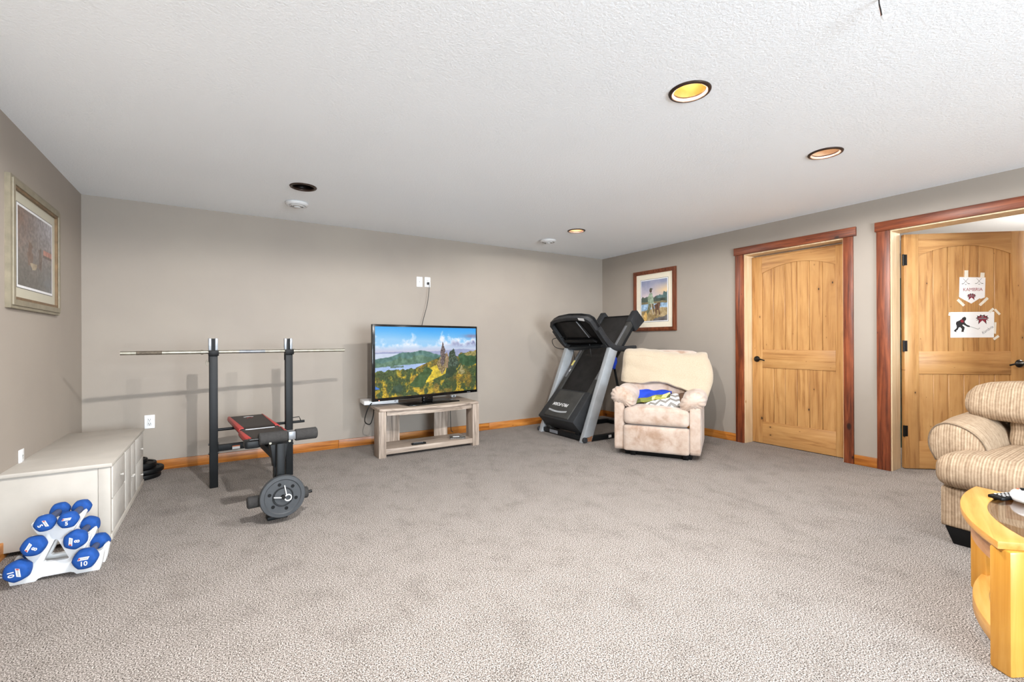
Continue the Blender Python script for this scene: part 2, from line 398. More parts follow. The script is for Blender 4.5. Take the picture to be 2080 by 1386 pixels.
    def build(s, name, mat, parent=None, smooth=False, loc=None, rot=None, props=None):
        me = bpy.data.meshes.new(name); s.bm.to_mesh(me); s.bm.free()
        me.materials.append(mat)
        if smooth:
            for pl in me.polygons: pl.use_smooth = True
            if smooth == 'auto':
                try: me.set_sharp_from_angle(angle=math.radians(40))
                except Exception: pass
        o = bpy.data.objects.new(name, me); COL.objects.link(o)
        if parent: o.parent = parent
        if loc is not None: o.location = loc
        if rot is not None: o.rotation_euler = rot
        if props:
            for k, v in props.items(): o[k] = v
        return o
def empty(name, loc=(0, 0, 0), rotz=0.0, rot=None):
    o = bpy.data.objects.new(name, None); COL.objects.link(o); o.empty_display_size = 0.1
    o.location = loc; o.rotation_euler = rot if rot else (0, 0, rotz); return o
def tag(o, label, cat, group=None):
    o['label'] = label; o['category'] = cat
    if group: o['group'] = group
    return o
def struct(o): o['kind'] = 'structure'; return o
def dup(o, parent=None, **kw):
    c = o.copy(); COL.objects.link(c)
    if parent: c.parent = parent
    for k, v in kw.items(): setattr(c, k, v)
    return c
def box(name, lo, hi, mat, parent=None, bev=0.0, seg=2):
    return MB().box(lo, hi, bev, seg).build(name, mat, parent, smooth='auto' if bev else False)
def tube(name, pts, r, mat, parent=None, seg=10):
    return MB().tube(pts, r, seg).build(name, mat, parent, smooth='auto')
def spline(pts, n=8):
    """Catmull-Rom through pts"""
    P = [Vector(p) for p in pts]; P = [P[0] * 2 - P[1]] + P + [P[-1] * 2 - P[-2]]; out = []
    for i in range(1, len(P) - 2):
        for k in range(n):
            t = k / n; a, b, c, d = P[i - 1:i + 3]
            out.append(0.5 * ((2 * b) + (c - a) * t + (2 * a - 5 * b + 4 * c - d) * t * t + (3 * b - a - 3 * c + d) * t ** 3))
    out.append(P[-2]); return out
def text_obj(name, txt, size, mat, parent, loc, rot, extrude=0.0004, bold=0.0, sx=1.0, shear=0.0):
    cu = bpy.data.curves.new(name, 'FONT'); cu.body = txt; cu.size = size; cu.extrude = extrude; cu.align_x = 'CENTER'; cu.align_y = 'CENTER'
    cu.offset = bold; cu.shear = shear; cu.resolution_u = 3
    t = bpy.data.objects.new(name, cu); COL.objects.link(t)
    dg = bpy.context.evaluated_depsgraph_get(); dg.update()
    me = bpy.data.meshes.new_from_object(t.evaluated_get(dg)); bpy.data.objects.remove(t); bpy.data.curves.remove(cu)
    for v in me.vertices: v.co.x *= sx
    me.materials.clear(); me.materials.append(mat)
    o = bpy.data.objects.new(name, me); COL.objects.link(o); o.parent = parent; o.location = loc; o.rotation_euler = rot
    return o
# small value-noise toolkit for flat prints
_rng = np.random.default_rng(3)
def vnoise(ny, nx, fy, fx, rng=_rng):
    g = rng.random((int(fy) + 3, int(fx) + 3)); y = np.linspace(0, fy, ny); x = np.linspace(0, fx, nx)
    yi = y.astype(int); xi = x.astype(int); ty = (y - yi)[:, None]; tx = (x - xi)[None, :]
    ty = ty * ty * (3 - 2 * ty); tx = tx * tx * (3 - 2 * tx)
    a = g[np.ix_(yi, xi)]; b_ = g[np.ix_(yi, xi + 1)]; c = g[np.ix_(yi + 1, xi)]; d = g[np.ix_(yi + 1, xi + 1)]
    return (a * (1 - tx) + b_ * tx) * (1 - ty) + (c * (1 - tx) + d * tx) * ty
def fbm(ny, nx, f, asp=1.0, o=5):
    s = 0; a = 0.5
    for k in range(o): s = s + a * vnoise(ny, nx, f, f * asp); f *= 2; a *= 0.5
    return s
def polymask(X, Y, poly):
    ins = np.zeros(X.shape, bool); n = len(poly)
    for i in range(n):
        (x1, y1), (x2, y2) = poly[i], poly[(i + 1) % n]
        if y1 == y2: continue
        cond = ((y1 > Y) != (y2 > Y)) & (X < (x2 - x1) * (Y - y1) / (y2 - y1) + x1); ins ^= cond
    return ins
def print_plane(name, w, h, img, mat, parent, loc=(0, 0, 0), rot=(0, 0, 0)):
    """flat print lying in local xz, facing -y; img rows from the top"""
    ny, nx = img.shape[:2]
    xs = np.linspace(-w / 2, w / 2, nx); zs = np.linspace(h / 2, -h / 2, ny)
    X, Z = np.meshgrid(xs, zs); co = np.stack([X, np.zeros_like(X), Z], -1).reshape(-1, 3)
    i = np.arange(ny * nx).reshape(ny, nx)
    fc = np.stack([i[1:, :-1], i[1:, 1:], i[:-1, 1:], i[:-1, :-1]], -1).reshape(-1, 4)
    me = bpy.data.meshes.new(name); me.from_pydata(co.tolist(), [], fc.tolist())
    c = np.clip(img / 255.0, 0, 1); c = np.where(c <= 0.04045, c / 12.92, ((c + 0.055) / 1.055) ** 2.4)
    rgba = np.ones((ny * nx, 4), np.float32); rgba[:, :3] = c.reshape(-1, 3)
    at = me.color_attributes.new('Col', 'FLOAT_COLOR', 'POINT'); at.data.foreach_set('color', rgba.ravel())
    me.materials.append(mat); o = bpy.data.objects.new(name, me); COL.objects.link(o)
    o.parent = parent; o.location = loc; o.rotation_euler = rot; return o

# ================================================================== THE ROOM
WT = 0.17
BX1, BY0, BY1 = 8.4, -1.6, 3.4          # bedroom behind the doors
struct(box('floor', (XL - 0.1, YF - 0.1, -0.06), (BX1 + 0.1, YB + 0.1, 0.0), M['carpet']))
struct(box('wall_back', (XL - 0.1, YB, -0.02), (XR + WT, YB + 0.12, H + 0.3), M['wall']))
struct(box('wall_left', (XL - 0.12, YF - 0.1, -0.02), (XL, YB, H + 0.3), M['wall']))
D1 = (1.985, 2.948); D2 = (0.640, 1.610); DZ = 2.112     # clear door openings in y, head height
mb = MB()
for (y0, y1, z0, z1) in ((D1[1] + 0.018, YB, -0.02, H + 0.3), (D1[0] - 0.018, D1[1] + 0.018, DZ + 0.018, H + 0.3), (D2[1] + 0.018, D1[0] - 0.018, -0.02, H + 0.3),
                         (D2[0] - 0.018, D2[1] + 0.018, DZ + 0.018, H + 0.3), (YF - 0.1, D2[0] - 0.018, -0.02, H + 0.3)):
    mb.box((XR, y0, z0), (XR + WT, y1, z1))
struct(mb.build('wall_right', M['wall']))
mb = MB(); x0, x1, z0, z1 = WIN[0]
mb.box((XL - 0.1, YF - 0.16, -0.02), (x0, YF, H + 0.3)); mb.box((x1, YF - 0.16, -0.02), (XR + WT, YF, H + 0.3))
mb.box((x0, YF - 0.16, -0.02), (x1, YF, z0)); mb.box((x0, YF - 0.16, z1), (x1, YF, H + 0.3))
struct(mb.build('wall_front', M['wall']))
w1 = struct(empty('window_1', ((x0 + x1) / 2, YF - 0.1, z0)))
ww, wh = x1 - x0, z1 - z0
mb = MB()
for lo, hi in (((-ww / 2, -0.03, 0), (-ww / 2 + 0.06, 0.03, wh)), ((ww / 2 - 0.06, -0.03, 0), (ww / 2, 0.03, wh)), ((-ww / 2, -0.03, 0), (ww / 2, 0.03, 0.06)), ((-ww / 2, -0.03, wh - 0.06), (ww / 2, 0.03, wh)), ((-0.03, -0.03, 0.06), (0.03, 0.03, wh - 0.06))):
    mb.box(lo, hi)
mb.build('window_frame', M['white'], w1)
for s in (-1, 1): box('pane', (min(0.03 * s, s * (ww / 2 - 0.06)), -0.003, 0.06), (max(0.03 * s, s * (ww / 2 - 0.06)), 0.003, wh - 0.06), M['pane'], w1)

# ceiling with round holes for the recessed lights
CANS = [(0.563, 4.052), (3.433, 4.030), (3.448, 1.475), (2.008, 1.475), (0.585, 1.28)]
HOLE = 0.082
def ceiling_mesh(x0, x1, y0, y1, cans):
    mb = MB(); t = mb.bm; c = 0.2
    cols = sorted(set([x0, x1] + [v for a, b in cans for v in (a - c, a + c)])); rows = sorted(set([y0, y1] + [v for a, b in cans for v in (b - c, b + c)]))
    def quad(ps): t.faces.new([t.verts.new(p) for p in ps])
    done = []
    for (a, b) in cans:
        n = 32; sq = []; ci = []
        for k in range(n):
            an = 2 * PI * (k + 0.5) / n; u, v = math.cos(an), math.sin(an); mx = max(abs(u), abs(v))
            sq.append((a + u / mx * c, b + v / mx * c, H)); ci.append((a + u * HOLE, b + v * HOLE, H))
        for k in range(n):
            k2 = (k + 1) % n; quad((sq[k2], sq[k], ci[k], ci[k2]))
            # corner triangles
            if abs(sq[k][0] - sq[k2][0]) > 1e-6 and abs(sq[k][1] - sq[k2][1]) > 1e-6:
                cx = a + math.copysign(c, sq[k][0] + sq[k2][0] - 2 * a); cy = b + math.copysign(c, sq[k][1] + sq[k2][1] - 2 * b)
                t.faces.new([t.verts.new(p) for p in (sq[k], sq[k2], (cx, cy, H))])
    for i in range(len(cols) - 1):
        for j in range(len(rows) - 1):
            mx, my = (cols[i] + cols[i + 1]) / 2, (rows[j] + rows[j + 1]) / 2
            if any(abs(mx - a) < c and abs(my - b) < c for a, b in cans): continue
            quad(((cols[i], rows[j], H), (cols[i], rows[j + 1], H), (cols[i + 1], rows[j + 1], H), (cols[i + 1], rows[j], H)))
    bmesh.ops.remove_doubles(t, verts=t.verts, dist=1e-5); bmesh.ops.recalc_face_normals(t, faces=t.faces)
    return mb
# the two cans of a column are not exactly in line: snap the cell grid, keep the holes where they are
struct(ceiling_mesh(XL - 0.1, XR + WT, YF - 0.1, YB + 0.1, CANS).build('ceiling', M['ceiling']))
struct(box('ceiling_deck', (XL - 0.2, YF - 0.2, H + 0.3), (BX1 + 0.2, YB + 0.2, H + 0.34), M['ceiling']))['label'] = 'floor deck above the ceiling'

# bedroom shell
struct(box('ceiling_bedroom', (XR + WT, BY0, H), (BX1, BY1, H + 0.05), M['ceiling']))
struct(box('wall_bedroom_far', (BX1, BY0 - 0.1, -0.02), (BX1 + 0.1, BY1 + 0.1, H + 0.3), M['wall']))
struct(box('wall_bedroom_north', (XR + WT, BY1, -0.02), (BX1, BY1 + 0.1, H + 0.3), M['wall']))
struct(box('wall_bedroom_south', (XR + WT, BY0 - 0.1, -0.02), (BX1, BY0, H + 0.3), M['wall']))

# baseboards, board by board
bb = struct(empty('baseboard_back', (XL, YB, 0)))
for a, b in ((XL, 1.068), (1.070, 2.948), (2.950, XR)): box('board', (a - XL, -0.016, 0), (b - XL, 0, 0.09), M['pine'], bb, 0.003)
bb = struct(empty('baseboard_right', (XR, 0, 0)))
for a, b in ((3.054, YB - 0.016), (1.718, 1.895), (YF, 0.530)): box('board', (-0.016, a, 0), (0, b, 0.09), M['pine_y'], bb, 0.003)
bb = struct(empty('baseboard_left', (XL, 0, 0)))
for a, b in ((YF, 1.6), (1.602, YB - 0.016)): box('board', (0, a, 0), (0.016, b, 0.09), M['pine_y'], bb, 0.003)

# door casings and jambs
def casing(n, d, out, hdr):
    t = struct(empty('trim_%d' % n, (XR, (d[0] + d[1]) / 2, 0))); yc = (d[0] + d[1]) / 2
    for a, b in ((d[1] + 0.008, out[1]), (out[0], d[0] - 0.008)):
        box('casing_board', (-0.021, a - yc, 0), (0, b - yc, DZ + 0.010), M['casing_z'], t, 0.003)
    box('header_board', (-0.027, hdr[0] - yc, DZ + 0.011), (0, hdr[1] - yc, 2.206), M['casing_y'], t, 0.003)
    for a, b in ((d[1], d[1] + 0.018), (d[0] - 0.018, d[0])): box('jamb', (-0.004, a - yc, 0), (WT + 0.012, b - yc, DZ), M['jamb'], t)
    box('jamb_head', (-0.004, d[0] - 0.018 - yc, DZ), (WT + 0.012, d[1] + 0.018 - yc, DZ + 0.018), M['jamb'], t)
casing(1, D1, (1.897, 3.052), (1.872, 3.066))
casing(2, D2, (0.545, 1.716), (0.532, 1.727))

# doors: stiles, rails, an arched top rail and six planks per panel
def door(n, loc, rotz, W, lever_x, lever_dir, hinges):
    d = struct(empty('door_%d' % n, loc, rotz)); T, S, HT = 0.042, 0.115, 2.098
    pw = (W - 2 * S) / 6
    box('stile', (0, 0, 0.006), (S, T, HT), M['alder_z'], d, 0.002); box('stile', (W - S, 0, 0.006), (W, T, HT), M['alder_z'], d, 0.002)
    ax = 'alder_x'
    box('bottom_rail', (S, 0, 0.006), (W - S, T, 0.25), M[ax], d, 0.003)
    box('lock_rail', (S, 0, 0.85), (W - S, T, 1.053), M[ax], d, 0.003)
    arc = [(S + (W - 2 * S) * k / 24, 1.905 + 0.085 * math.sqrt(max(0, 1 - (2 * k / 24 - 1) ** 2)) ** 1.0 if False else 1.905 + 0.082 * (1 - (2 * k / 24 - 1) ** 2)) for k in range(25)]
    MB().prism([(W - S, HT), (S, HT)] + arc, -T, 0, mat=Matrix.Rotation(PI / 2, 4, 'X')).build('top_rail', M[ax], d)
    box('gap_backing', (S - 0.01, 0.031, 0.2), (W - S + 0.01, 0.036, 2.06), M['slot_brown'], d)  # added board blocks light through plank gaps; its brown stands for their shadow
    up = box('plank', (0.0007, 0.009, -0.51), (pw - 0.0007, 0.031, 0.51), M['alder_z'], d, 0.004, 1); up.location = (S, 0, 1.53)
    lo = box('plank', (0.0007, 0.009, -0.33), (pw - 0.0007, 0.031, 0.33), M['alder_z'], d, 0.004, 1); lo.location = (S, 0, 0.555)
    for k in range(1, 6):
        dup(up, d, location=(S + k * pw, 0, 1.53)); dup(lo, d, location=(S + k * pw, 0, 0.555))
    h = empty('handle', (lever_x, 0, 0.945)); h.parent = d; h['label'] = 'black lever handle'
    MB().lathe([(0, 0.018), (0.020, 0.018), (0.031, 0.010), (0.034, 0)], 20, Matrix.Rotation(PI / 2, 4, 'X')).build('rose', M['black_iron'], h, True)
    s = lever_dir
    MB().tube(spline([(0, 0, 0), (0, -0.045, 0), (s * 0.03, -0.058, 0.002), (s * 0.075, -0.056, -0.002), (s * 0.112, -0.05, -0.012)], 6), [0.010] * 7 + [0.009] * 12 + [0.0075] * 6, 10).build('lever', M['black_iron'], h, True)
    if hinges:
        for z in (0.34, 1.10, 1.87):
            hg = empty('hinge', (-0.008, 0.0, z)); hg.parent = d
            MB().tube([(0, 0, -0.05), (0, 0, 0.05)], 0.008, 10).box((-0.002, -0.002, -0.048), (0.03, 0.0015, 0.048)).build('hinge_leaf', M['black_iron'], hg, 'auto')
    return d
M['alder_x'] = wood('knotty_alder_cross_rail', _alder, 'x', 26, 0.42, 0.4, rgb(44, 30, 22), knot_scale=4.5, blot=0.3, flat='y')
M['slot_brown'] = plain('shadow_gap_brown', rgb(96, 62, 34), 0.8)
door1 = door(1, (5.112, 2.944, 0), -PI / 2, 0.955, 0.054, 1, False)
door2 = door(2, (5.158, 1.578, 0), math.radians(-40), 0.955, 0.90, -1, True)

# ceiling fittings
def can(i, label, on, warm, col):
    x, y = CANS[i]
    t = tag(empty('recessed_light', (x, y, H)), label, 'ceiling light', 'recessed ceiling lights')
    MB().lathe([(0.103, 0.0), (0.1, -0.006), (0.088, -0.009), (0.080, -0.004), (0.078, 0.012), (0.090, 0.004)], 36, close=True).build('trim_ring', M['bronze'], t, True)
    MB().lathe([(0.079, 0.004), (0.076, 0.03), (0.060, 0.115), (0.036, 0.135), (0.0, 0.138)], 36).build('reflector', col, t, True)
    if on:
        b = MB().lathe([(0, 0.052), (0.02, 0.055), (0.032, 0.072), (0.030, 0.095), (0.018, 0.13), (0, 0.134)], 20).build('bulb', emit_mat('warm_bulb', warm, on), t, True)
        ld = bpy.data.lights.new('can_lamp', 'SPOT'); ld.energy = CAN_POWER * {4: 2.6, 3: 1.3, 2: 0.65, 1: 0.28}[i]; ld.spot_size = math.radians(176); ld.spot_blend = 0.12
        ld.shadow_soft_size = 0.022; ld.color = (1.0, 0.985, 0.96)
        lo = bpy.data.objects.new('can_lamp', ld); COL.objects.link(lo); lo.parent = t; lo.location = (0, 0, -0.003)
    return t
M['gold'] = plain('gold_reflector', rgb(210, 172, 108), 0.4, 0.3, var=0.05)
M['peach'] = plain('peach_reflector', rgb(222, 192, 160), 0.45, 0.1, var=0.05)
M['dark_baffle'] = plain('dark_bronze_baffle', rgb(22, 14, 12), 0.3, 0.3, var=0.2)
can(0, 'unlit recessed ceiling light with dark bronze baffle above the weight bench', 0, None, M['dark_baffle'])
can(1, 'small glowing recessed light in the far ceiling near the treadmill', 9.0, (1.0, 0.80, 0.52, 1), M['peach'])
can(2, 'dimly lit recessed light with peach reflector near the doors', 1.2, (1.0, 0.82, 0.62, 1), M['peach'])
can(3, 'brightly lit recessed light with gold reflector, largest in view', 5.0, (1.0, 0.82, 0.48, 1), M['gold'])
can(4, 'lit recessed light at the near edge of the ceiling', 4.0, (1.0, 0.85, 0.6, 1), M['gold'])

def vent(x, y, label):
    t = tag(empty('ceiling_vent', (x, y, H)), label, 'vent', 'round ceiling vents')
    MB().lathe([(0.088, 0.0), (0.098, -0.004), (0.098, -0.012), (0.084, -0.030), (0.074, -0.030), (0.070, -0.018), (0.074, 0.0)], 36, close=True).build('rim', M['white'], t, True)
    MB().lathe([(0, -0.006), (0.074, -0.006), (0.074, 0.0), (0, 0.0)], 32).build('throat', M['slot'], t)
    for r in (0.058, 0.043):
        MB().lathe([(r + 0.005, -0.028), (r - 0.005, -0.037), (r - 0.007, -0.034), (r + 0.002, -0.024)], 32, close=True).build('louvre_ring', M['white'], t, True)
    MB().lathe([(0, -0.044), (0.022, -0.043), (0.030, -0.038), (0.026, -0.032), (0, -0.032)], 28).build('centre_disc', M['white'], t, True)
    MB().box((-0.072, -0.003, -0.03), (0.072, 0.003, -0.02)).box((-0.003, -0.072, -0.03), (0.003, 0.072, -0.02)).build('spider', M['white'], t)
vent(0.579, 4.548, 'white round ceiling vent beside the unlit recessed light')
vent(3.448, 4.588, 'white round ceiling vent nearest the treadmill corner')

wr = tag(empty('hanging_wires', (2.06, 0.70, H)), 'loose wires with white connector hanging from the ceiling', 'wires')
tube('black_wire', spline([(-0.004, 0, 0), (0.0, 0.0, -0.02), (0.012, 0.0, -0.035), (0.028, 0.002, -0.05)]), 0.002, M['cord'], wr, 6)
tube('copper_wire', spline([(0.004, 0.002, 0), (0.006, 0.002, -0.02), (0.016, 0.002, -0.036), (0.03, 0.004, -0.052)]), 0.002, plain('copper', rgb(196, 132, 100), 0.4, 0.6), wr, 6)
tube('connector', [(0.026, 0, -0.052), (0.034, -0.004, -0.07)], [0.005, 0.009], M['white'], wr, 10)
tube('connector', [(0.03, 0.0, -0.058), (0.06, -0.02, -0.045)], [0.006, 0.005], M['white'], wr, 10)

# wall plates
def outlet(loc, rotz, label, kind):
    t = tag(empty('wall_plate', loc, rotz), label, 'outlet', 'white wall plates')
    MB().box((-0.037, -0.007, -0.06), (0.037, 0, 0.06), 0.003).build('plate', M['white_gloss'], t, 'auto')
    if kind == 'blank':
        MB().lathe([(0, 0.003), (0.005, 0.003), (0.006, 0)], 12, Matrix.Rotation(PI / 2, 4, 'X') @ Matrix.Translation((0, 0, 0.007))).build('jack', M['steel_grey'], t)
        return t
    MB().box((-0.0175, -0.010, -0.034), (0.0175, -0.006, 0.034), 0.002).build('receptacle', M['white'], t, 'auto')
    for z in (-0.018, 0.018):
        MB().box((-0.009, -0.0105, z - 0.002), (-0.006, -0.0098, z + 0.008)).box((0.005, -0.0105, z - 0.002), (0.008, -0.0098, z + 0.008)).box((-0.003, -0.0105, z - 0.012), (0.003, -0.0098, z - 0.007)).build('slot', M['slot'], t)
    return t
outlet((-0.552, YB, 0.445), 0, 'white duplex outlet on the back wall beside the dresser', 'duplex')
outlet((2.005, YB, 1.875), 0, 'blank white wall plate high above the television, away from the cord', 'blank')
outlet((2.106, YB, 1.878), 0, 'white outlet high above the television with a black cord plugged in', 'duplex')
outlet((XL, 3.835, 0.47), PI / 2, 'white outlet low on the side wall, half hidden behind the dresser', 'duplex')
pc = tag(empty('power_cord', (2.106, YB - 0.02, 1.86)), 'thin black cord hanging from the high outlet down behind the television', 'cord')
box('plug', (-0.012, -0.02, -0.014), (0.012, 0.009, 0.014), M['cord'], pc, 0.003)
tube('cable', spline([(0, -0.02, -0.005), (-0.002, -0.045, -0.04), (-0.03, -0.05, -0.25), (-0.09, -0.05, -0.47), (-0.17, -0.12, -0.72), (-0.2, -0.2, -1.0)]), 0.0035, M['cord'], pc, 8)

# pictures
def picture(name, loc, rotz, w, h, fw, mw, frame_m, edge_m, mount_m, img, label, bw):
    t = tag(empty(name, loc, rotz), label, 'picture'); R = Matrix.Rotation(PI / 2, 4, 'X')
    def rect(a, b): return [(-a / 2, -b / 2), (a / 2, -b / 2), (a / 2, b / 2), (-a / 2, b / 2)]
    MB().prism(rect(w, h), 0.0, 0.024, [rect(w - fw * 1.3, h - fw * 1.3)], mat=R).build('frame', frame_m, t)
    MB().prism(rect(w - fw * 0.5, h - fw * 0.5), 0.020, 0.032, [rect(w - fw * 1.5, h - fw * 1.5)], bev=0.003, mat=R).build('frame_moulding', frame_m, t)
    MB().prism(rect(w - fw * 1.5, h - fw * 1.5), 0.010, 0.026, [rect(w - fw * 2, h - fw * 2)], mat=R).build('frame_lip', edge_m, t)
    iw, ih = w - 2 * fw, h - 2 * fw
    box('mount', (-iw / 2 - 0.005, -0.012, -ih / 2 - 0.005), (iw / 2 + 0.005, -0.004, ih / 2 + 0.005), mount_m, t)
    pw, ph = iw - 2 * mw, ih - 2 * mw
    box('print_line', (-pw / 2 - 0.004, -0.0126, -ph / 2 - 0.004), (pw / 2 + 0.004, -0.012, ph / 2 + 0.004), M['ink'], t)
    box('print_border', (-pw / 2, -0.0132, -ph / 2), (pw / 2, -0.0126, ph / 2), M['paper'], t)
    print_plane('print', pw - 2 * bw, ph - 2 * bw, img, M['print'], t, (0, -0.0138, 0))
    box('glass', (-iw / 2 - 0.004, -0.0175, -ih / 2 - 0.004), (iw / 2 + 0.004, -0.0165, ih / 2 + 0.004), M['pane'], t)
    return t
# hunter print
ny, nx = 220, 170
Yg, Xg = np.meshgrid(np.linspace(0, 1, ny), np.linspace(0, 1, nx), indexing='ij')
n1 = fbm(ny, nx, 5); n2 = fbm(ny, nx, 16)
def C3(*c): return np.array(c, float)
def lerp(a, b, t): return a + (b - a) * np.clip(t, 0, 1)[..., None]
def put(img, mask, col, nz=None, amp=0): img[mask] = (C3(*col) + (0 if nz is None else amp * (nz[mask][:, None] - 0.5)))
img = lerp(C3(140, 146, 172), C3(206, 190, 196), Yg / 0.4 + (n1 - 0.5) * 0.9)
img = lerp(img, C3(232, 200, 150), np.clip((Xg - 0.35) * 1.6, 0, 1) * np.clip(1 - abs(Yg - 0.27) / 0.2, 0, 1))
tl = 0.42 - 0.10 * np.clip((Xg - 0.4) * 1.6, 0, 1) + (n2 - 0.5) * 0.14
put(img, Yg > tl, (70, 84, 74), n1, 90); put(img, (Yg > tl) & (Xg > 0.6) & (Yg < 0.46), (86, 112, 112), n2, 80)
put(img, Yg > 0.53 + (n1 - 0.5) * 0.03, (128, 116, 84), n2, 60)
put(img, Yg > 0.58 + (n1 - 0.5) * 0.04, (150, 178, 204), n2, 120)
put(img, Yg > 0.74 - 0.06 * Xg + (n1 - 0.5) * 0.08, (160, 138, 98), n2, 110)
put(img, Yg > 1.08 - 0.22 * Xg + (n2 - 0.5) * 0.1, (96, 92, 92), n1, 90)
put(img, polymask(Xg, Yg, [(0.33, 0.32), (0.43, 0.31), (0.49, 0.5), (0.49, 0.6), (0.28, 0.6), (0.25, 0.42)]), (150, 166, 144), n2, 120)
put(img, (Xg - 0.375) ** 2 / 0.0026 + (Yg - 0.25) ** 2 / 0.0032 < 1, (92, 76, 62), n2, 60)
put(img, polymask(Xg, Yg, [(0.33, 0.22), (0.36, 0.19), (0.42, 0.2), (0.47, 0.225), (0.34, 0.24)]), (74, 76, 66))
put(img, polymask(Xg, Yg, [(0.29, 0.58), (0.42, 0.58), (0.36, 0.72), (0.24, 0.84), (0.2, 0.82), (0.26, 0.68)]), (112, 112, 86), n2, 110)
put(img, polymask(Xg, Yg, [(0.36, 0.58), (0.49, 0.58), (0.5, 0.84), (0.44, 0.84), (0.42, 0.7)]), (104, 90, 66), n2, 120)
put(img, polymask(Xg, Yg, [(0.37, 0.56), (0.40, 0.56), (0.48, 0.85), (0.455, 0.86)]), (206, 190, 160))
put(img, polymask(Xg, Yg, [(0.5, 0.62), (0.58, 0.6), (0.66, 0.56), (0.74, 0.57), (0.73, 0.65), (0.7, 0.72), (0.74, 0.86), (0.7, 0.86), (0.66, 0.74), (0.6, 0.74), (0.6, 0.88), (0.56, 0.88), (0.55, 0.72)]), (98, 66, 46), n2, 90)
put(img, polymask(Xg, Yg, [(0.1, 0.84), (0.16, 0.78), (0.22, 0.8), (0.22, 0.95), (0.2, 1.0), (0.08, 1.0)]), (206, 166, 92), n2, 130)
picture('framed_picture', (XR, 4.222, 1.707), -PI / 2, 0.72, 0.835, 0.052, 0.075, M['frame_brown'], M['frame_brown'], M['mat_cream'], img,
        'walnut-framed print of a hunter with dogs, hung behind the treadmill', 0.012)
# autumn lane print
img = lerp(C3(132, 124, 124), C3(112, 104, 96), Yg * 1.2 + (n1 - 0.5))
img = lerp(img, C3(116, 92, 78), np.clip(1.1 - 2.0 * Xg, 0, 1) * np.clip(1.2 - Yg * 1.6, 0, 1) * (0.5 + n2))
img = lerp(img, C3(172, 168, 174), np.clip((Xg - 0.5) * 2.2, 0, 1) * np.clip(1 - Yg * 2, 0, 1))
put(img, (Xg > 0.72) & (Yg > 0.41) & (Yg < 0.48), (176, 120, 104), n2, 40); put(img, (Xg > 0.7) & (Yg >= 0.48) & (Yg < 0.52), (92, 74, 68))
img = lerp(img, C3(84, 80, 74), np.clip((Yg - 0.55) * 2.2, 0, 0.8) * (0.6 + n1)); img = img * (0.72 + 0.56 * fbm(ny, nx, 30))[..., None]; Xk = Xg + (n2 - 0.5) * 0.12; Yk = Yg + (fbm(ny, nx, 14) - 0.5) * 0.12
img = lerp(img, C3(120, 130, 142), np.clip((Xg - 0.5) * 2, 0, 1) * np.clip((Yg - 0.55) * 3, 0, 1) * n2)
put(img, polymask(Xk, Yk, [(0.28, 0.4), (0.36, 0.38), (0.4, 0.6), (0.36, 0.74), (0.26, 0.72), (0.24, 0.55)]), (112, 88, 74), n2, 70)
put(img, polymask(Xk, Yk, [(0.34, 0.66), (0.52, 0.64), (0.5, 0.7), (0.4, 0.76), (0.36, 0.74)]), (160, 144, 118), n2, 80)
put(img, polymask(Xk, Yk, [(0.58, 0.42), (0.64, 0.4), (0.7, 0.6), (0.66, 0.72), (0.56, 0.68)]), (98, 80, 70), n2, 70)
picture('framed_picture', (XL, 4.062, 1.727), PI / 2, 0.905, 0.745, 0.066, 0.062, M['frame_olive'], M['frame_gold'], M['mat_olive'], img[:, :, :],
        'olive and gold framed muted landscape print on the side wall', 0.014)

# ================================================================== DRESSER (left wall)
dr = tag(empty('dresser', (-0.775, 4.165, 0)), 'low white painted dresser with drawers and small knobs against the side wall', 'dresser')
dx0, dx1, dy0, dy1 = -0.228, 0.222, -0.645, 0.645      # local
box('body', (dx0, dy0 + 0.012, 0.03), (dx1 - 0.03, dy1 - 0.01, 0.432), M['dresser'], dr)
MB().box((dx0 - 0.008, dy0 - 0.014, 0.434), (dx1 + 0.010, dy1 + 0.012, 0.456), 0.004).build('top', M['dresser'], dr, 'auto')
box('corner_post', (dx1 - 0.055, dy0, 0.0), (dx1 + 0.0, dy0 + 0.035, 0.433), M['dresser'], dr, 0.003)
box('corner_post', (dx1 - 0.055, dy1 - 0.035, 0.0), (dx1 + 0.0, dy1 - 0.003, 0.433), M['dresser'], dr, 0.003)
box('side_panel', (dx0, dy0 + 0.004, 0.03), (dx1 - 0.056, dy0 + 0.012, 0.433), M['dresser'], dr, 0.001)
box('plinth', (dx1 - 0.03, dy0 + 0.005, 0.0), (dx1 + 0.008, dy1 - 0.005, 0.036), M['dresser'], dr, 0.003)
def front_panel(name, y0, y1, z0, z1, knob, inset=True):
    d = box(name, (dx1 - 0.03, y0, z0), (dx1 + 0.006, y1, z1), M['dresser_front'], dr, 0.004)
    if knob:
        ky, kz = knob
        MB().lathe([(0, 0.016), (0.005, 0.0155), (0.008, 0.012), (0.004, 0.008), (0.004, 0.0)], 14, Matrix.Translation((dx1 + 0.010, ky, kz)) @ Matrix.Rotation(PI / 2, 4, 'Y')).build('knob', M['dresser_front'], d, True)
def ly(y): return y - 4.165
front_panel('drawer', ly(3.556), ly(3.952), 0.238, 0.426, (ly(3.765), 0.327))
front_panel('drawer', ly(3.556), ly(3.952), 0.042, 0.232, None)
front_panel('cupboard_door', ly(3.972), ly(4.186), 0.042, 0.426, (ly(4.168), 0.214))
front_panel('cupboard_door', ly(4.190), ly(4.398), 0.042, 0.426, (ly(4.212), 0.214))
front_panel('drawer', ly(4.414), ly(4.772), 0.238, 0.426, (ly(4.61), 0.32))
front_panel('drawer', ly(4.414), ly(4.772), 0.042, 0.232, (ly(4.61), 0.118))

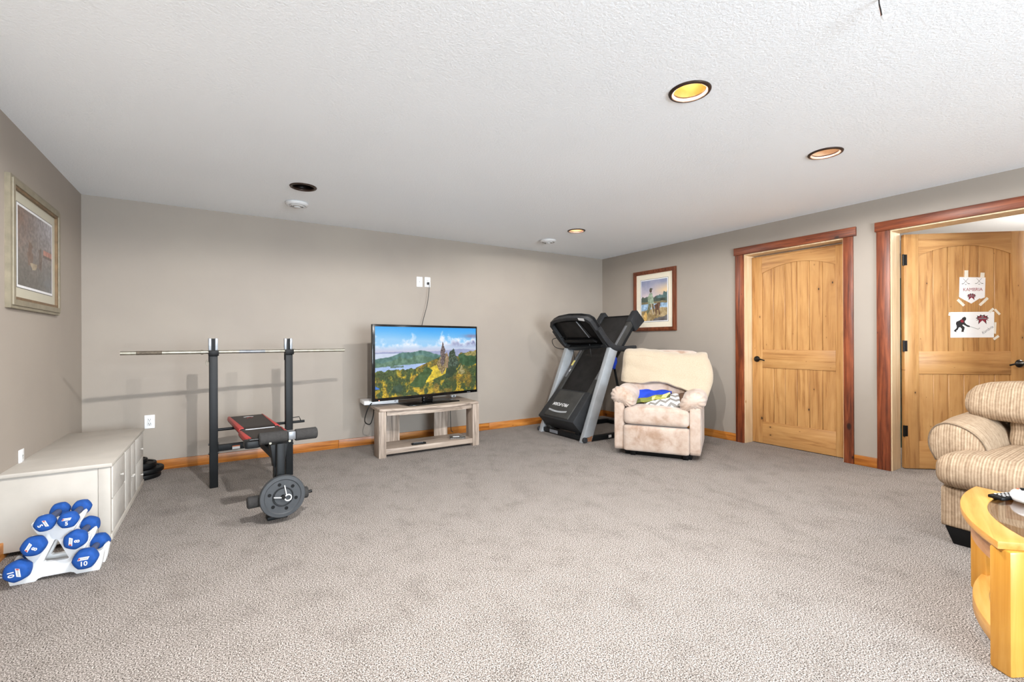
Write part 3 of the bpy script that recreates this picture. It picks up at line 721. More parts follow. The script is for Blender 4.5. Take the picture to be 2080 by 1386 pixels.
# plates piled on the floor beyond the dresser
def plate_mesh(R, T, bore=0.014):
    mb = MB()
    mb.lathe([(bore, -T * 0.5), (bore + 0.02, -T * 0.5), (R * 0.38, -T * 0.5), (R * 0.40, -T * 0.32), (R * 0.78, -T * 0.32), (R * 0.82, -T * 0.46), (R * 0.97, -T * 0.44), (R, -T * 0.28),
              (R, T * 0.28), (R * 0.97, T * 0.44), (R * 0.82, T * 0.46), (R * 0.78, T * 0.32), (R * 0.40, T * 0.32), (R * 0.38, T * 0.5), (bore + 0.02, T * 0.5), (bore, T * 0.5)], 40, close=True)
    return mb
def plate_pile(R, T, loc, tilt, label):
    o = plate_mesh(R, T).build('weight_plate', M['black_deep'], None, 'auto', loc, tilt)
    return tag(o, label, 'weight plate', 'weight plates piled beyond the dresser')
plate_pile(0.148, 0.042, (-0.60, 5.02, 0.021), (0, 0, 0), 'black weight plate at the bottom of the pile beyond the dresser')
plate_pile(0.160, 0.042, (-0.592, 5.03, 0.0655), (0.0, 0.0, 0), 'wide black weight plate, second up in the pile beyond the dresser')
plate_pile(0.122, 0.050, (-0.602, 5.00, 0.112), (0.0, 0.0, 0), 'black weight plate third up in the pile beyond the dresser')
plate_pile(0.085, 0.034, (-0.625, 4.99, 0.1545), (0.0, 0.0, 0), 'small black weight plate on top of the pile beyond the dresser')

# ================================================================== DUMBBELL RACK
RA = Vector((-0.856, 3.118, 0)); RANG = math.atan2(-0.0622, 0.998)
rk = tag(empty('dumbbell_rack', RA, RANG), 'white A-shaped plastic dumbbell rack standing before the dresser', 'rack')
RW = 0.326; cxr = RW / 2
right = [(cxr - 0.004 + 0.167, 0.0), (0.336, 0.04), (0.343, 0.088), (0.336, 0.100), (0.324, 0.094), (0.315, 0.078), (0.300, 0.068), (0.284, 0.064), (0.266, 0.072), (0.258, 0.088), (0.262, 0.112), (0.284, 0.150), (0.291, 0.176), (0.286, 0.189), (0.277, 0.187),
         (0.270, 0.180), (0.256, 0.168), (0.240, 0.166), (0.226, 0.176), (0.218, 0.196), (0.226, 0.222), (0.246, 0.258), (0.252, 0.278), (0.246, 0.288), (0.238, 0.285), (0.232, 0.277), (0.222, 0.270), (0.208, 0.267), (0.196, 0.274), (0.186, 0.268)]
left = [(RW - x, z) for x, z in right][::-1]
arch = [(0.088, 0.0), (0.098, 0.011), (0.112, 0.016), (0.214, 0.016), (0.228, 0.011), (0.238, 0.0)]
outline = right + left + arch
hole = [(0.122, 0.084), (0.204, 0.084), (0.210, 0.090), (0.206, 0.098), (0.169, 0.186), (0.163, 0.190), (0.157, 0.186), (0.120, 0.098), (0.116, 0.090)]
RX = Matrix.Rotation(PI / 2, 4, 'X')       # (x, y, z) -> (x, -z, y)
MB().prism(outline, -0.030, 0.0, [hole], bev=0.002, mat=RX).build('end_frame', M['white'], rk, 'auto')
MB().prism(outline, -0.125, -0.095, [hole], bev=0.002, mat=RX).build('end_frame', M['white'], rk, 'auto')
for x in (0.03, 0.27): box('tie_bar', (x, 0.028, 0.012), (x + 0.03, 0.097, 0.045), M['white'], rk, 0.003)
box('tie_bar', (0.15, 0.028, 0.205), (0.176, 0.097, 0.235), M['white'], rk, 0.003)
def head(mb, R, y0, y1, ph):
    """hexagonal head with soft edges, axis along y"""
    t = bmesh.new(); n = 48; prof = [(0.0, 0.0), (0.55, 0.0), (0.80, 0.05), (0.94, 0.18), (1.0, 0.42), (0.99, 0.62), (0.93, 0.84), (0.78, 0.97), (0.36, 1.0)]
    rings = []
    for f, u in prof:
        y = y0 + (y1 - y0) * u
        if f == 0: rings.append([t.verts.new((0, y, 0))]); continue
        ring = []
        for k in range(n):
            a = 2 * PI * k / n; s = (a - ph) % (PI / 3) - PI / 6
            hx = 1.0 / math.cos(s) * math.cos(PI / 6); rr = R * f * (0.45 * hx * 1.06 + 0.55)
            ring.append(t.verts.new((rr * math.cos(a), y, rr * math.sin(a))))
        rings.append(ring)
    for a, b in zip(rings, rings[1:]):
        for k in range(n):
            k2 = (k + 1) % n
            if len(a) == 1: t.faces.new((a[0], b[k], b[k2]))
            else: t.faces.new((a[k], a[k2], b[k2], b[k]))
    t.faces.new(rings[-1]); bmesh.ops.recalc_face_normals(t, faces=t.faces)
    return mb._join(t)
LOGO = [(-0.5, -0.16), (0.36, -0.16), (0.5, 0.16), (-0.36, 0.16)]
def dumbbell(s, z, R, num, roll, label):
    t = tag(empty('dumbbell', RA + Vector((s * math.cos(RANG), s * math.sin(RANG), z)), RANG), label, 'dumbbell', 'blue dumbbells on the white rack')
    hl = R * 1.45
    h1 = head(MB(), R, -hl - 0.001, -0.004, roll).build('front_head', M['blue'], t, True)
    head(MB(), R, 0.129 + hl, 0.131, roll).build('rear_head', M['blue'], t, True)
    tube('grip', [(0, -0.02, 0), (0, 0.15, 0)], 0.0145, M['blue_dark'], t, 14)
    e = empty('marking', (0, -hl - 0.0016, 0)); e.parent = h1; e.rotation_euler = (0, roll, 0)
    MB().prism([(x * R * 0.92, y * R * 0.92 + R * 0.24) for x, y in LOGO], 0.0, 0.0006, mat=RX).build('logo_patch', M['white'], e)
    MB().box((-R * 0.3, -0.0012, R * 0.20), (R * 0.32, -0.0006, R * 0.235)).box((-R * 0.22, -0.0012, R * 0.27), (R * 0.36, -0.0006, R * 0.295)).build('logo_bars', M['ink_grey'], e)
    MB().prism([(-R * 0.42, R * 0.14), (-R * 0.30, R * 0.14), (-R * 0.22, R * 0.34), (-R * 0.34, R * 0.34)], 0.0006, 0.0012, mat=RX).build('logo_mark', M['red'], e)
    text_obj('number', num, R * 0.62, M['white'], e, (0, -0.0004, -R * 0.28), (PI / 2, 0, 0), bold=0.0006)
dumbbell(0.1625 + 0.121, 0.085, 0.0495, '10', 0.0, 'blue 10 dumbbell on the lowest arm of the rack, nearer the room')
dumbbell(0.1625 - 0.121, 0.083, 0.0495, '10', 1.45, 'blue 10 dumbbell on the lowest arm of the rack, nearer the side wall')
dumbbell(0.1625 + 0.084, 0.187, 0.046, '8', -1.5, 'blue 8 dumbbell on the middle arm of the rack, nearer the room')
dumbbell(0.1625 - 0.066, 0.187, 0.046, '8', -1.1, 'blue 8 dumbbell on the middle arm of the rack, nearer the side wall')
dumbbell(0.1625 + 0.056, 0.288, 0.040, '5', 0.0, 'blue 5 dumbbell on the top arm of the rack, nearer the room')
dumbbell(0.1625 - 0.028, 0.288, 0.040, '5', 1.15, 'blue 5 dumbbell on the top arm of the rack, nearer the side wall')
cb = tag(empty('cable_bundle', (-0.93, 3.2, 0)), 'thin white cable lying on the carpet beside the dumbbell rack', 'cable')
tube('cable', spline([(-0.06, 0.02, 0.004), (-0.03, -0.03, 0.03), (0.01, -0.02, 0.05), (0.03, 0.03, 0.01), (-0.01, 0.05, 0.004), (-0.05, 0.0, 0.02), (-0.02, -0.05, 0.004)]), 0.003, M['white'], cb, 6)

# ================================================================== WEIGHT BENCH
BA = math.atan2(0.0937, 0.9956)
bn = tag(empty('weight_bench', (0.216, 4.394, 0), BA), 'black weight bench with red-edged pad and tall uprights by the back wall', 'weight bench')
for s in (-1, 1):
    x = s * 0.276
    u = box('upright', (x - 0.028, -0.028, 0.0), (x + 0.028, 0.028, 1.062), M['black'], bn, 0.003)
    c = box('bar_cradle', (x - 0.031, 0.008, 1.0), (x + 0.031, 0.030, 1.062), M['black'], u, 0.002)
    for q in (-1, 1): box('cradle_flange', (x + q * 0.022 - 0.010, 0.000, 1.062), (x + q * 0.022 + 0.010, 0.030, 1.190), M['steel_grey'], u, 0.002)
    box('cradle_back', (x - 0.014, 0.018, 1.062), (x + 0.014, 0.030, 1.188), M['black_deep'], u)
    MB().box((x - 0.034, -0.046, 1.050), (x + 0.034, 0.004, 1.066), 0.003).box((x - 0.034, -0.048, 1.052), (x + 0.034, -0.036, 1.094), 0.004).build('cradle_lip', M['black_deep'], u, 'auto')
    for z in (0.27, 0.345):
        MB().tube([(x - 0.036, 0, z), (x + 0.036, 0, z)], 0.008, 8).build('bolt', M['black_iron'], u)
# hanging clip on the taller upright nearest the wall
MB().tube(spline([(-0.322, -0.03, 1.02), (-0.328, -0.03, 0.99), (-0.316, -0.03, 0.972), (-0.309, -0.03, 0.99), (-0.317, -0.03, 1.01)], 5), 0.0025, 6).build('hanging_clip', M['chrome'], bn, True)
box('crossbeam', (-0.248, -0.020, 0.283), (0.248, 0.020, 0.333), M['black'], bn, 0.003)
st = box('warning_label', (-0.150, -0.0212, 0.288), (-0.096, -0.0202, 0.316), M['sticker'], bn); box('label_stripe', (-0.150, -0.0216, 0.308), (-0.096, -0.0212, 0.316), M['orange'], st)
tube('incline_bar', [(-0.27, 0.050, 0.447), (0.415, 0.050, 0.447)], 0.0115, M['black'], bn, 12)
MB().tube([(0.27, 0.05, 0.458), (0.272, 0.05, 0.485), (0.372, 0.05, 0.490), (0.384, 0.05, 0.455)], 0.004, 8).build('lock_pin', M['black_iron'], bn, True)
box('main_beam', (-0.025, -1.0, 0.372), (0.025, 0.018, 0.420), M['black'], bn, 0.003)
box('beam_riser', (-0.025, -0.018, 0.333), (0.025, 0.018, 0.420), M['black'], bn, 0.003)
# pads
def pad(name, y0, y1, z, th, w):
    e = MB().rbox((0, (y0 + y1) / 2, z - th / 2), (w, (y1 - y0) / 2, th / 2), 0.022, 10).build(name, M['vinyl'], bn, True)
    for s in (-1, 1):
        MB().hexa([(s * (w + 0.002), y0 + 0.02, z - 0.030), (s * (w - 0.034), y0 + 0.02, z - 0.010), (s * (w - 0.016), y1 - 0.02, z - 0.010), (s * (w + 0.002), y1 - 0.02, z - 0.030),
                   (s * (w - 0.002), y0 + 0.02, z - 0.004), (s * (w - 0.034), y0 + 0.02, z + 0.0025), (s * (w - 0.016), y1 - 0.02, z + 0.0025), (s * (w - 0.002), y1 - 0.02, z - 0.004)], 0.002).build('red_edge', M['red'], e, 'auto')
    return e
bp = pad('back_pad', -0.352, 0.402, 0.500, 0.052, 0.142)
pad('seat_pad', -0.765, -0.362, 0.492, 0.052, 0.150)
# stitched emblem on the back pad
MB().tube([(-0.02, 0.17, 0.5008), (0.0, 0.22, 0.5008), (0.015, 0.17, 0.5008), (0.03, 0.23, 0.5008)], 0.0022, 6).build('emblem', M['red'], bp)
MB().tube([(-0.035, 0.25, 0.5008), (0.0, 0.27, 0.5008), (0.04, 0.25, 0.5008)], 0.002, 6).build('emblem_mark', M['sticker'], bp)
MB().tube([(-0.10, -0.345, 0.487), (0.10, -0.345, 0.487)], 0.007, 8).build('pad_seam', M['steel_grey'], bn)
# front post, leg lever, rollers
box('front_post', (-0.027, -1.045, 0.0), (0.027, -0.985, 0.40), M['black'], bn, 0.003)
MB().hexa([(-0.032, -1.05, 0.34), (0.032, -1.05, 0.34), (0.032, -0.98, 0.34), (-0.032, -0.98, 0.34), (-0.052, -1.05, 0.49), (0.052, -1.05, 0.49), (0.052, -0.98, 0.49), (-0.052, -0.98, 0.49)], 0.003).build('post_bracket', M['black'], bn, 'auto')
box('front_foot', (-0.07, -1.05, 0.0), (0.05, -0.98, 0.022), M['black'], bn, 0.003)
box('leg_lever', (-0.022, -1.095, 0.10), (0.026, -1.053, 0.50), M['black'], bn, 0.008)
for x in (-0.055, 0.06): MB().tube([(x, -1.07, 0.505), (x, -1.045, 0.505)], 0.008, 8).build('bolt', M['chrome'], bn)
tube('roller_rod', [(-0.17, -1.04, 0.535), (0.24, -1.04, 0.535)], 0.010, M['black_iron'], bn, 10)
def foam(x0, x1, y, z, r):
    MB().lathe([(0.011, x0), (r - 0.006, x0), (r, x0 + 0.006), (r, x1 - 0.006), (r - 0.006, x1), (0.011, x1)], 28, Matrix.Translation((0, y, z)) @ Matrix.Rotation(PI / 2, 4, 'Y'), close=True).build('foam_roller', M['foam'], bn, 'auto')
foam(-0.118, 0.050, -1.04, 0.535, 0.0385); foam(0.096, 0.236, -1.04, 0.535, 0.0385)
box('roller_sleeve', (0.051, -1.078, 0.513), (0.095, -1.002, 0.566), M['steel_grey'], bn, 0.004)
MB().rbox((-0.15, -1.0, 0.505), (0.045, 0.05, 0.026), 0.012, 4).build('roller_bracket', M['black'], bn, True)
foam(-0.188, -0.040, -1.075, 0.150, 0.037); foam(0.040, 0.168, -1.075, 0.150, 0.037)
tube('roller_rod', [(-0.19, -1.075, 0.150), (0.195, -1.075, 0.150)], 0.010, M['black_iron'], bn, 10)
tube('weight_peg', [(0.002, -1.06, 0.172), (0.002, -1.175, 0.172)], 0.012, M['black_iron'], bn, 12)
wb = Matrix.Translation((0.216, 4.394, 0)) @ Matrix.Rotation(BA, 4, 'Z')
def bench_pt(x, y, z): return wb @ Vector((x, y, z))
wp = tag(empty('weight_plate', bench_pt(0.002, -1.138, 0.172), 0, (PI / 2, 0, BA)), 'round black weight plate hung on the front of the weight bench', 'weight plate')
plate_mesh(0.134, 0.036).build('disc', plain('grey_vinyl_plate', rgb(54, 56, 59), 0.5, var=0.12, scale=30), wp, 'auto')
for k in range(6):
    a = PI / 6 + k * PI / 3 + 0.25
    MB().lathe([(0, 0.0128), (0.011, 0.0128), (0.011, 0.0110), (0, 0.0110)], 14, Matrix.Translation((0.080 * math.cos(a), 0.080 * math.sin(a), 0))).build('hole', M['black_deep'], wp)
MB().lathe([(0.055, 0.0172), (0.058, 0.0178), (0.061, 0.0172), (0.058, 0.0165)], 40, close=True).build('raised_ring', M['charcoal'], wp, True)
sc_ = tag(empty('spring_clip', bench_pt(0.002, -1.166, 0.172), 0, (PI / 2, 0, BA)), 'white spring clip holding the plate on the bench', 'clip')
MB().lathe([(0.016, -0.004), (0.022, -0.004), (0.022, 0.004), (0.016, 0.004)], 24, Matrix.Translation((0.026, -0.006, 0.004)), close=True).build('ring', M['white'], sc_, 'auto')
tube('prong', [(0.018, 0.008, 0.004), (0.006, 0.074, 0.002)], 0.0032, M['white'], sc_, 8); tube('prong', [(0.006, -0.004, 0.004), (-0.056, 0.008, 0.002)], 0.0032, M['white'], sc_, 8)
# barbell
bl = tag(empty('barbell', bench_pt(0, -0.018, 1.0805), BA), 'worn chrome barbell without plates resting across the bench uprights', 'barbell')
x0, x1 = -0.842, 0.750
tube('bar', [(x0, 0, 0), (x1, 0, 0)], 0.0138, M['chrome'], bl, 16)
tube('tape_wrap', [(x0 + 0.09, 0, 0), (x0 + 0.24, 0, 0)], 0.0142, plain('tarnish', rgb(88, 78, 66), 0.6, 0.3, 0.4, 60), bl, 16)
for x in (-0.352, 0.312): tube('collar', [(x - 0.008, 0, 0), (x + 0.008, 0, 0)], 0.0185, M['chrome'], bl, 18)
tube('knurl', [(-0.10, 0, 0), (0.09, 0, 0)], 0.0142, M['steel_grey'], bl, 16)

# ================================================================== TV STAND
ts = tag(empty('tv_stand', (1.86, 4.53, 0)), 'low grey-washed wooden stand with open shelf under the television', 'tv stand')
def bow(x, amp=0.075): return -amp * (1 - (x / 0.56) ** 2)
top = [(-0.548, 0.0)] + [(-0.548 + 1.108 * k / 20, bow(-0.548 + 1.108 * k / 20 + 0.0) - 0.004) for k in range(21)] + [(0.562, 0.0), (0.592, 0.60), (-0.535, 0.60)]
MB().prism(top[1:], 0.461, 0.486, bev=0.002).build('top', M['grey_oak'], ts, 'auto')
ap = [(-0.475 + 0.95 * k / 20, bow(-0.475 + 0.95 * k / 20) + 0.012) for k in range(21)]
MB().prism(ap + [(x, y + 0.02) for x, y in ap[::-1]], 0.418, 0.460).build('apron', M['grey_oak'], ts)
for x0, x1 in ((-0.555, -0.482), (0.486, 0.562)): box('leg', (x0, -0.012, 0), (x1, 0.155, 0.460), M['grey_oak_z'], ts, 0.002)
box('shelf', (-0.482, -0.004, 0.030), (0.486, 0.345, 0.0825), M['grey_oak'], ts, 0.002)
for x0, x1 in ((-0.385, -0.228), (0.178, 0.338)): box('back_board', (x0, 0.340, 0.0), (x1, 0.360, 0.461), M['grey_oak_z'], ts, 0.001)
# ================================================================== TELEVISION
ta = math.radians(10.5)
tv = tag(empty('television', (1.918, 4.742, 0.4865), ta), 'large flat television showing a green mountain landscape on the grey stand', 'television')
tw, tz0, tz1 = 1.330, 0.068, 0.848
MB().box((-tw / 2, -0.020, tz0), (tw / 2, 0.014, tz1), 0.004).build('bezel', M['black_gloss'], tv, 'auto')
MB().box((-tw * 0.36, 0.014, tz0 + 0.05), (tw * 0.36, 0.060, tz1 - 0.12), 0.015).build('back_housing', M['black_deep'], tv, 'auto')
ny, nx = 230, 404
Yg, Xg = np.meshgrid(np.linspace(0, 1, ny), np.linspace(0, 1, nx), indexing='ij')
a4 = fbm(ny, nx, 4, 1.6); a8 = fbm(ny, nx, 9, 1.6); a20 = fbm(ny, nx, 22, 1.7); a50 = fbm(ny, nx, 60, 1.7, 3); rg = fbm(ny, nx, 6, 4.0)
img = lerp(C3(44, 158, 236), C3(150, 200, 238), Yg / 0.20 + (1 - Xg) * 0.35 - 0.2 + (a4 - 0.5) * 0.2)
img = lerp(img, C3(232, 236, 246), np.clip((Yg - 0.17 + (a8 - 0.5) * 0.42 + (a20 - 0.5) * 0.16) * 9, 0, 1) * np.clip((0.36 - Yg) * 9, 0, 1))
img = lerp(img, C3(196, 196, 216), np.clip((Yg - 0.27) * 12, 0, 1))
img = lerp(img, C3(128, 136, 176), np.clip((Yg - 0.235 + (a8 - 0.5) * 0.3) * 14, 0, 1) * np.clip((Xg - 0.62) * 6, 0, 1) * np.clip((0.32 - Yg) * 14, 0, 1))
img = lerp(img, C3(130, 128, 160), np.exp(-((Xg - 0.96) / 0.09) ** 2 - ((Yg - 0.125) / 0.03) ** 2) * (0.5 + a20))
fh = 0.36 - 0.03 * np.exp(-((Xg - 0.82) / 0.16) ** 2) + (a8 - 0.5) * 0.02
put(img, Yg > fh, (150, 158, 192), a20, 30); put(img, (Yg > 0.38) & (Xg < 0.3), (196, 206, 226), a20, 20)
hl = 0.42 - 0.075 * np.exp(-((Xg - 0.42) / 0.12) ** 2) - 0.045 * np.exp(-((Xg - 0.24) / 0.07) ** 2) + 0.05 * np.clip((0.18 - Xg) * 4, 0, 1) + (a20 - 0.5) * 0.02
put(img, (Yg > hl) & (Xg < 0.66), (84, 122, 116), a20, 80); put(img, (Yg > hl + 0.07 + (a8 - 0.5) * 0.1) & (Xg < 0.66), (92, 124, 104), a20, 90)
put(img, (Yg > 0.53 + (a20 - 0.5) * 0.02 + (0.5 - Xg) * 0.09) & (Xg < 0.6), (168, 192, 232), a8, 50)
put(img, (abs(Yg - (0.575 + (a20 - 0.5) * 0.03)) < 0.012) & (abs(Xg - 0.19) < 0.06), (96, 120, 110))
sl = np.where(Xg < 0.36, 0.625 + (a20 - 0.5) * 0.07 - 0.04 * Xg, 0.60 - (Xg - 0.36) * 0.62)
sl = np.where(Xg > 0.62, 0.44 + (a20 - 0.5) * 0.06, sl); sl = np.where(Xg > 0.8, 0.40 - (Xg - 0.8) * 0.22 + (a20 - 0.5) * 0.05, sl)
land = Yg > sl
gold = np.clip((rg * 1.2 + (a20 - 0.5) * 0.7 + 0.12 * np.clip((Yg - 0.7) * 3, 0, 1) - 0.56) * 4.5, 0, 1)
lc = lerp(C3(66, 86, 46), C3(200, 168, 46), gold); lc = lerp(lc, C3(150, 118, 46), np.clip((a8 - 0.5) * 5, 0, 0.7)); lc = lerp(lc, C3(96, 112, 58), np.clip((0.72 - Yg) * 6, 0, 1) * np.clip((0.35 - Xg) * 8, 0, 1) * 0.8)
lc = lc * (0.55 + 0.85 * a50)[..., None]
ridge = np.abs(Yg - (1.02 - 0.62 * Xg)) < 0.10
lc = np.where((ridge & (Xg > 0.42) & (Xg < 0.72))[..., None], lerp(C3(150, 140, 50), C3(238, 206, 58), a20 * 1.5) * (0.8 + 0.4 * a50)[..., None], lc)
img = np.where(land[..., None], lc, img)
Xw = Xg + (a20 - 0.5) * 0.022; Yw = Yg + (fbm(ny, nx, 20, 1.7) - 0.5) * 0.035
put(img, polymask(Xw, Yw, [(0.30, 0.86), (0.36, 0.74), (0.47, 0.60), (0.53, 0.64), (0.47, 0.80), (0.42, 0.90)]), (60, 88, 46), a20, 70)
put(img, polymask(Xw, Yw, [(0.13, 0.93), (0.17, 0.84), (0.22, 0.82), (0.25, 0.90), (0.2, 0.95)]), (50, 72, 52), a20, 50)
put(img, polymask(Xw, Yw, [(0.26, 0.98), (0.3, 0.92), (0.36, 0.95), (0.4, 1.0), (0.27, 1.0)]), (66, 82, 46), a20, 50)
put(img, polymask(Xw, Yw, [(0.66, 0.70), (0.69, 0.52), (0.74, 0.44), (0.82, 0.56), (0.80, 0.62), (0.72, 0.76), (0.66, 0.80)]), (44, 66, 44), a20, 60)
put(img, polymask(Xw, Yw, [(0.80, 0.42), (0.86, 0.40), (1.0, 0.42), (1.0, 0.58), (0.9, 0.62), (0.81, 0.56)]), (44, 84, 50), a20, 70)
put(img, polymask(Xw, Yw, [(0.86, 0.42), (0.92, 0.38), (1.0, 0.37), (1.0, 0.44), (0.9, 0.45)]), (150, 140, 84), a50, 120)
put(img, polymask(Xw, Yw, [(0.565, 0.56), (0.60, 0.46), (0.66, 0.40), (0.70, 0.50), (0.66, 0.66), (0.62, 0.72)]), (146, 128, 92), a50, 150)
put(img, polymask(Xw, Yw, [(0.712, 0.36), (0.73, 0.34), (0.745, 0.32), (0.755, 0.34), (0.765, 0.42), (0.80, 0.55), (0.78, 0.60), (0.70, 0.62), (0.69, 0.48)]), (66, 86, 72), a50, 130)
put(img, polymask(Xw, Yw, [(0.66, 0.62), (0.665, 0.42), (0.676, 0.36), (0.69, 0.42), (0.69, 0.62)]), (150, 126, 100), a50, 120)
put(img, polymask(Xw, Yw, [(0.612, 0.54), (0.612, 0.34), (0.622, 0.24), (0.627, 0.21), (0.638, 0.25), (0.655, 0.34), (0.66, 0.44), (0.64, 0.58), (0.62, 0.60)]), (112, 100, 100), a50, 140)
put(img, polymask(Xw, Yw, [(0.79, 0.72), (0.82, 0.62), (0.835, 0.59), (0.85, 0.64), (0.87, 0.70), (0.83, 0.75)]), (150, 142, 96), a50, 130)
sh = land & (Yg > 0.78) & (Xg > 0.7) & (a50 > 0.52) & (Yg < 0.95) & (Xg < 0.97); put(img, sh, (66, 74, 36))
put(img, (Xg < 0.035) & (Yg > 0.83 + Xg) & (Yg < 0.875), (70, 120, 200))
print_plane('screen', 1.283, 0.726, img, M['screen'], tv, (0.004, -0.0206, (tz0 + tz1) / 2 + 0.004))
box('status_light', (-0.60, -0.0212, tz0 + 0.006), (-0.592, -0.0204, tz0 + 0.011), emit_mat('status_red', (1, 0.25, 0.15, 1), 2.0), tv)
box('badge', (0.51, -0.0212, tz0 + 0.008), (0.56, -0.0204, tz0 + 0.012), M['ink_grey'], tv)
MB().box((-0.075, -0.02, 0.012), (0.045, 0.030, tz0 + 0.02), 0.01).build('stand_neck', M['black_gloss'], tv, 'auto')
MB().prism([(-0.31, -0.115), (-0.25, -0.150), (0.31, -0.150), (0.31, 0.15), (-0.31, 0.15)], 0.0005, 0.012, bev=0.003).build('stand_base', M['black_gloss'], tv, 'auto')
# things on and around the stand
gc = tag(empty('game_console', (1.43, 5.0, 0.4865), math.radians(-4)), 'flat white box device behind the television corner, overhanging the stand', 'game console')
MB().box((-0.165, -0.13, 0.004), (0.195, 0.11, 0.046), 0.006).build('case', M['white_gloss'], gc, 'auto')
MB().box((-0.16, -0.125, 0.0), (0.185, 0.105, 0.006)).build('base_tray', M['black_deep'], gc)
box('badge', (0.15, -0.1312, 0.024), (0.17, -0.1302, 0.034), M['ink_grey'], gc)
nb = tag(MB().box((-0.03, -0.02, 0), (0.03, 0.02, 0.026), 0.005).build('sensor_box', M['white'], None, 'auto', (2.36, 5.06, 0.4865)), 'tiny white box behind the television on the stand', 'device')
box('port', (-0.01, -0.021, 0.006), (0.012, -0.0195, 0.018), M['slot'], nb)
def remote(name, loc, rot, label, L_=0.17, W_=0.042, body=None, btn=None):
    t = tag(empty(name, loc, 0, rot), label, 'remote', None)
    MB().rbox((0, 0, 0.009), (L_ / 2, W_ / 2, 0.009), 0.007, 6).build('case', body or M['black_deep'], t, True)
    k0 = None
    for i in range(6):
        for j in (-1, 0, 1):
            if k0 is None: k0 = MB().box((-0.004, -0.004, 0), (0.004, 0.004, 0.003), 0.0012).build('button', btn or M['ink_grey'], t, 'auto'); k = k0
            else: k = dup(k0, t)
            k.location = (-L_ * 0.34 + i * L_ * 0.115, j * W_ * 0.28, 0.0175)
    return t
remote('remote_control', (1.737, 4.572, 0.0825), (0, 0, math.radians(-3)), 'small black remote control on the open shelf of the grey stand', 0.15, 0.045)
ds = tag(empty('disc_case', (2.215, 4.64, 0.0825), math.radians(-20)), 'clear disc cases lying on the shelf of the grey stand', 'disc case')
M['clear'] = glass_mat('clear_plastic', (0.93, 0.94, 0.97, 1), 0.12)
MB().box((-0.085, -0.07, 0.001), (0.085, 0.07, 0.014), 0.003).build('case', M['clear'], ds, 'auto')
box('insert', (-0.05, -0.03, 0.0142), (0.02, 0.025, 0.0152), M['paper'], ds); box('insert_stripe', (-0.04, 0.0, 0.0153), (0.01, 0.014, 0.0158), M['white_gloss'], ds)
cc = tag(empty('cable', (1.30, 4.95, 0.5)), 'thick black cable looping down beside the grey stand', 'cable')
tube('cord', spline([(0.06, -0.06, 0.03), (0.0, -0.08, -0.03), (-0.03, -0.05, -0.14), (-0.02, -0.03, -0.20), (0.03, -0.02, -0.22), (0.06, -0.01, -0.16), (0.075, 0.0, -0.09), (0.08, 0.02, -0.02)], 8), 0.0055, M['cord'], cc, 8)
c2 = tag(empty('cable', (2.35, 5.14, 0.09)), 'thin black cable hanging behind the open shelf', 'cable')
tube('cord', spline([(0.0, -0.02, 0.385), (0.01, 0.0, 0.2), (0.0, -0.04, 0.0), (-0.05, -0.2, -0.002)], 8), 0.004, M['cord'], c2, 8)

# ================================================================== TREADMILL
td = tag(empty('treadmill', (3.5, 4.365, 0)), 'folded grey and black treadmill standing in the far corner', 'treadmill')
def T(x, y, z): return (x - 3.5, y - 4.365, z)
e_ = Vector((0.620, 0, 0.785)).normalized(); n_ = Vector((-e_.z, 0, e_.x)); P0 = Vector((3.395, 0, 0.200))
def D(a, y, h):  # a along the deck, y across, h out of the belt side
    p = P0 + e_ * a + n_ * h; return T(p.x, y, p.z)
def deckbox(name, a0, a1, y0, y1, h0, h1, mat, parent=td, bev=0.004):
    return MB().hexa([D(a0, y0, h0), D(a1, y0, h0), D(a1, y1, h0), D(a0, y1, h0), D(a0, y0, h1), D(a1, y0, h1), D(a1, y1, h1), D(a0, y1, h1)], bev).build(name, mat, parent, 'auto')
YN, YO = 4.045, 4.685
deckbox('deck_board', 0.30, 1.60, YN + 0.03, YO - 0.03, -0.040, -0.012, M['black_deep'])
deckbox('walking_belt', 0.36, 1.615, YN + 0.075, YO - 0.075, -0.012, -0.004, M['belt'])
for y0, y1 in ((YN, YN + 0.07), (YO - 0.07, YO)):
    deckbox('foot_rail', 0.36, 1.62, y0, y1, -0.05, 0.012, M['charcoal2'])
    deckbox('rail_grip', 0.62, 1.45, y0 + 0.016, y1 - 0.016, 0.012, 0.015, M['steel_grey'], bev=0.001)
    deckbox('side_beam', 0.10, 1.58, y0 + 0.01, y1 - 0.01, -0.095, -0.05, M['black'])
for y0, y1 in ((YN - 0.012, YN + 0.085), (YO - 0.085, YO + 0.012)):
    MB().hexa([D(1.47, y0, -0.13), D(1.68, y0, -0.175), D(1.68, y1, -0.175), D(1.47, y1, -0.13), D(1.52, y0, 0.022), D(1.70, y0, 0.022), D(1.70, y1, 0.022), D(1.52, y1, 0.022)], 0.012).build('end_cap', M['charcoal'], td, 'auto')
MB().tube([D(1.63, YN + 0.08, -0.03), D(1.63, YO - 0.08, -0.03)], 0.026, 18).build('rear_roller', M['black_deep'], td, 'auto')
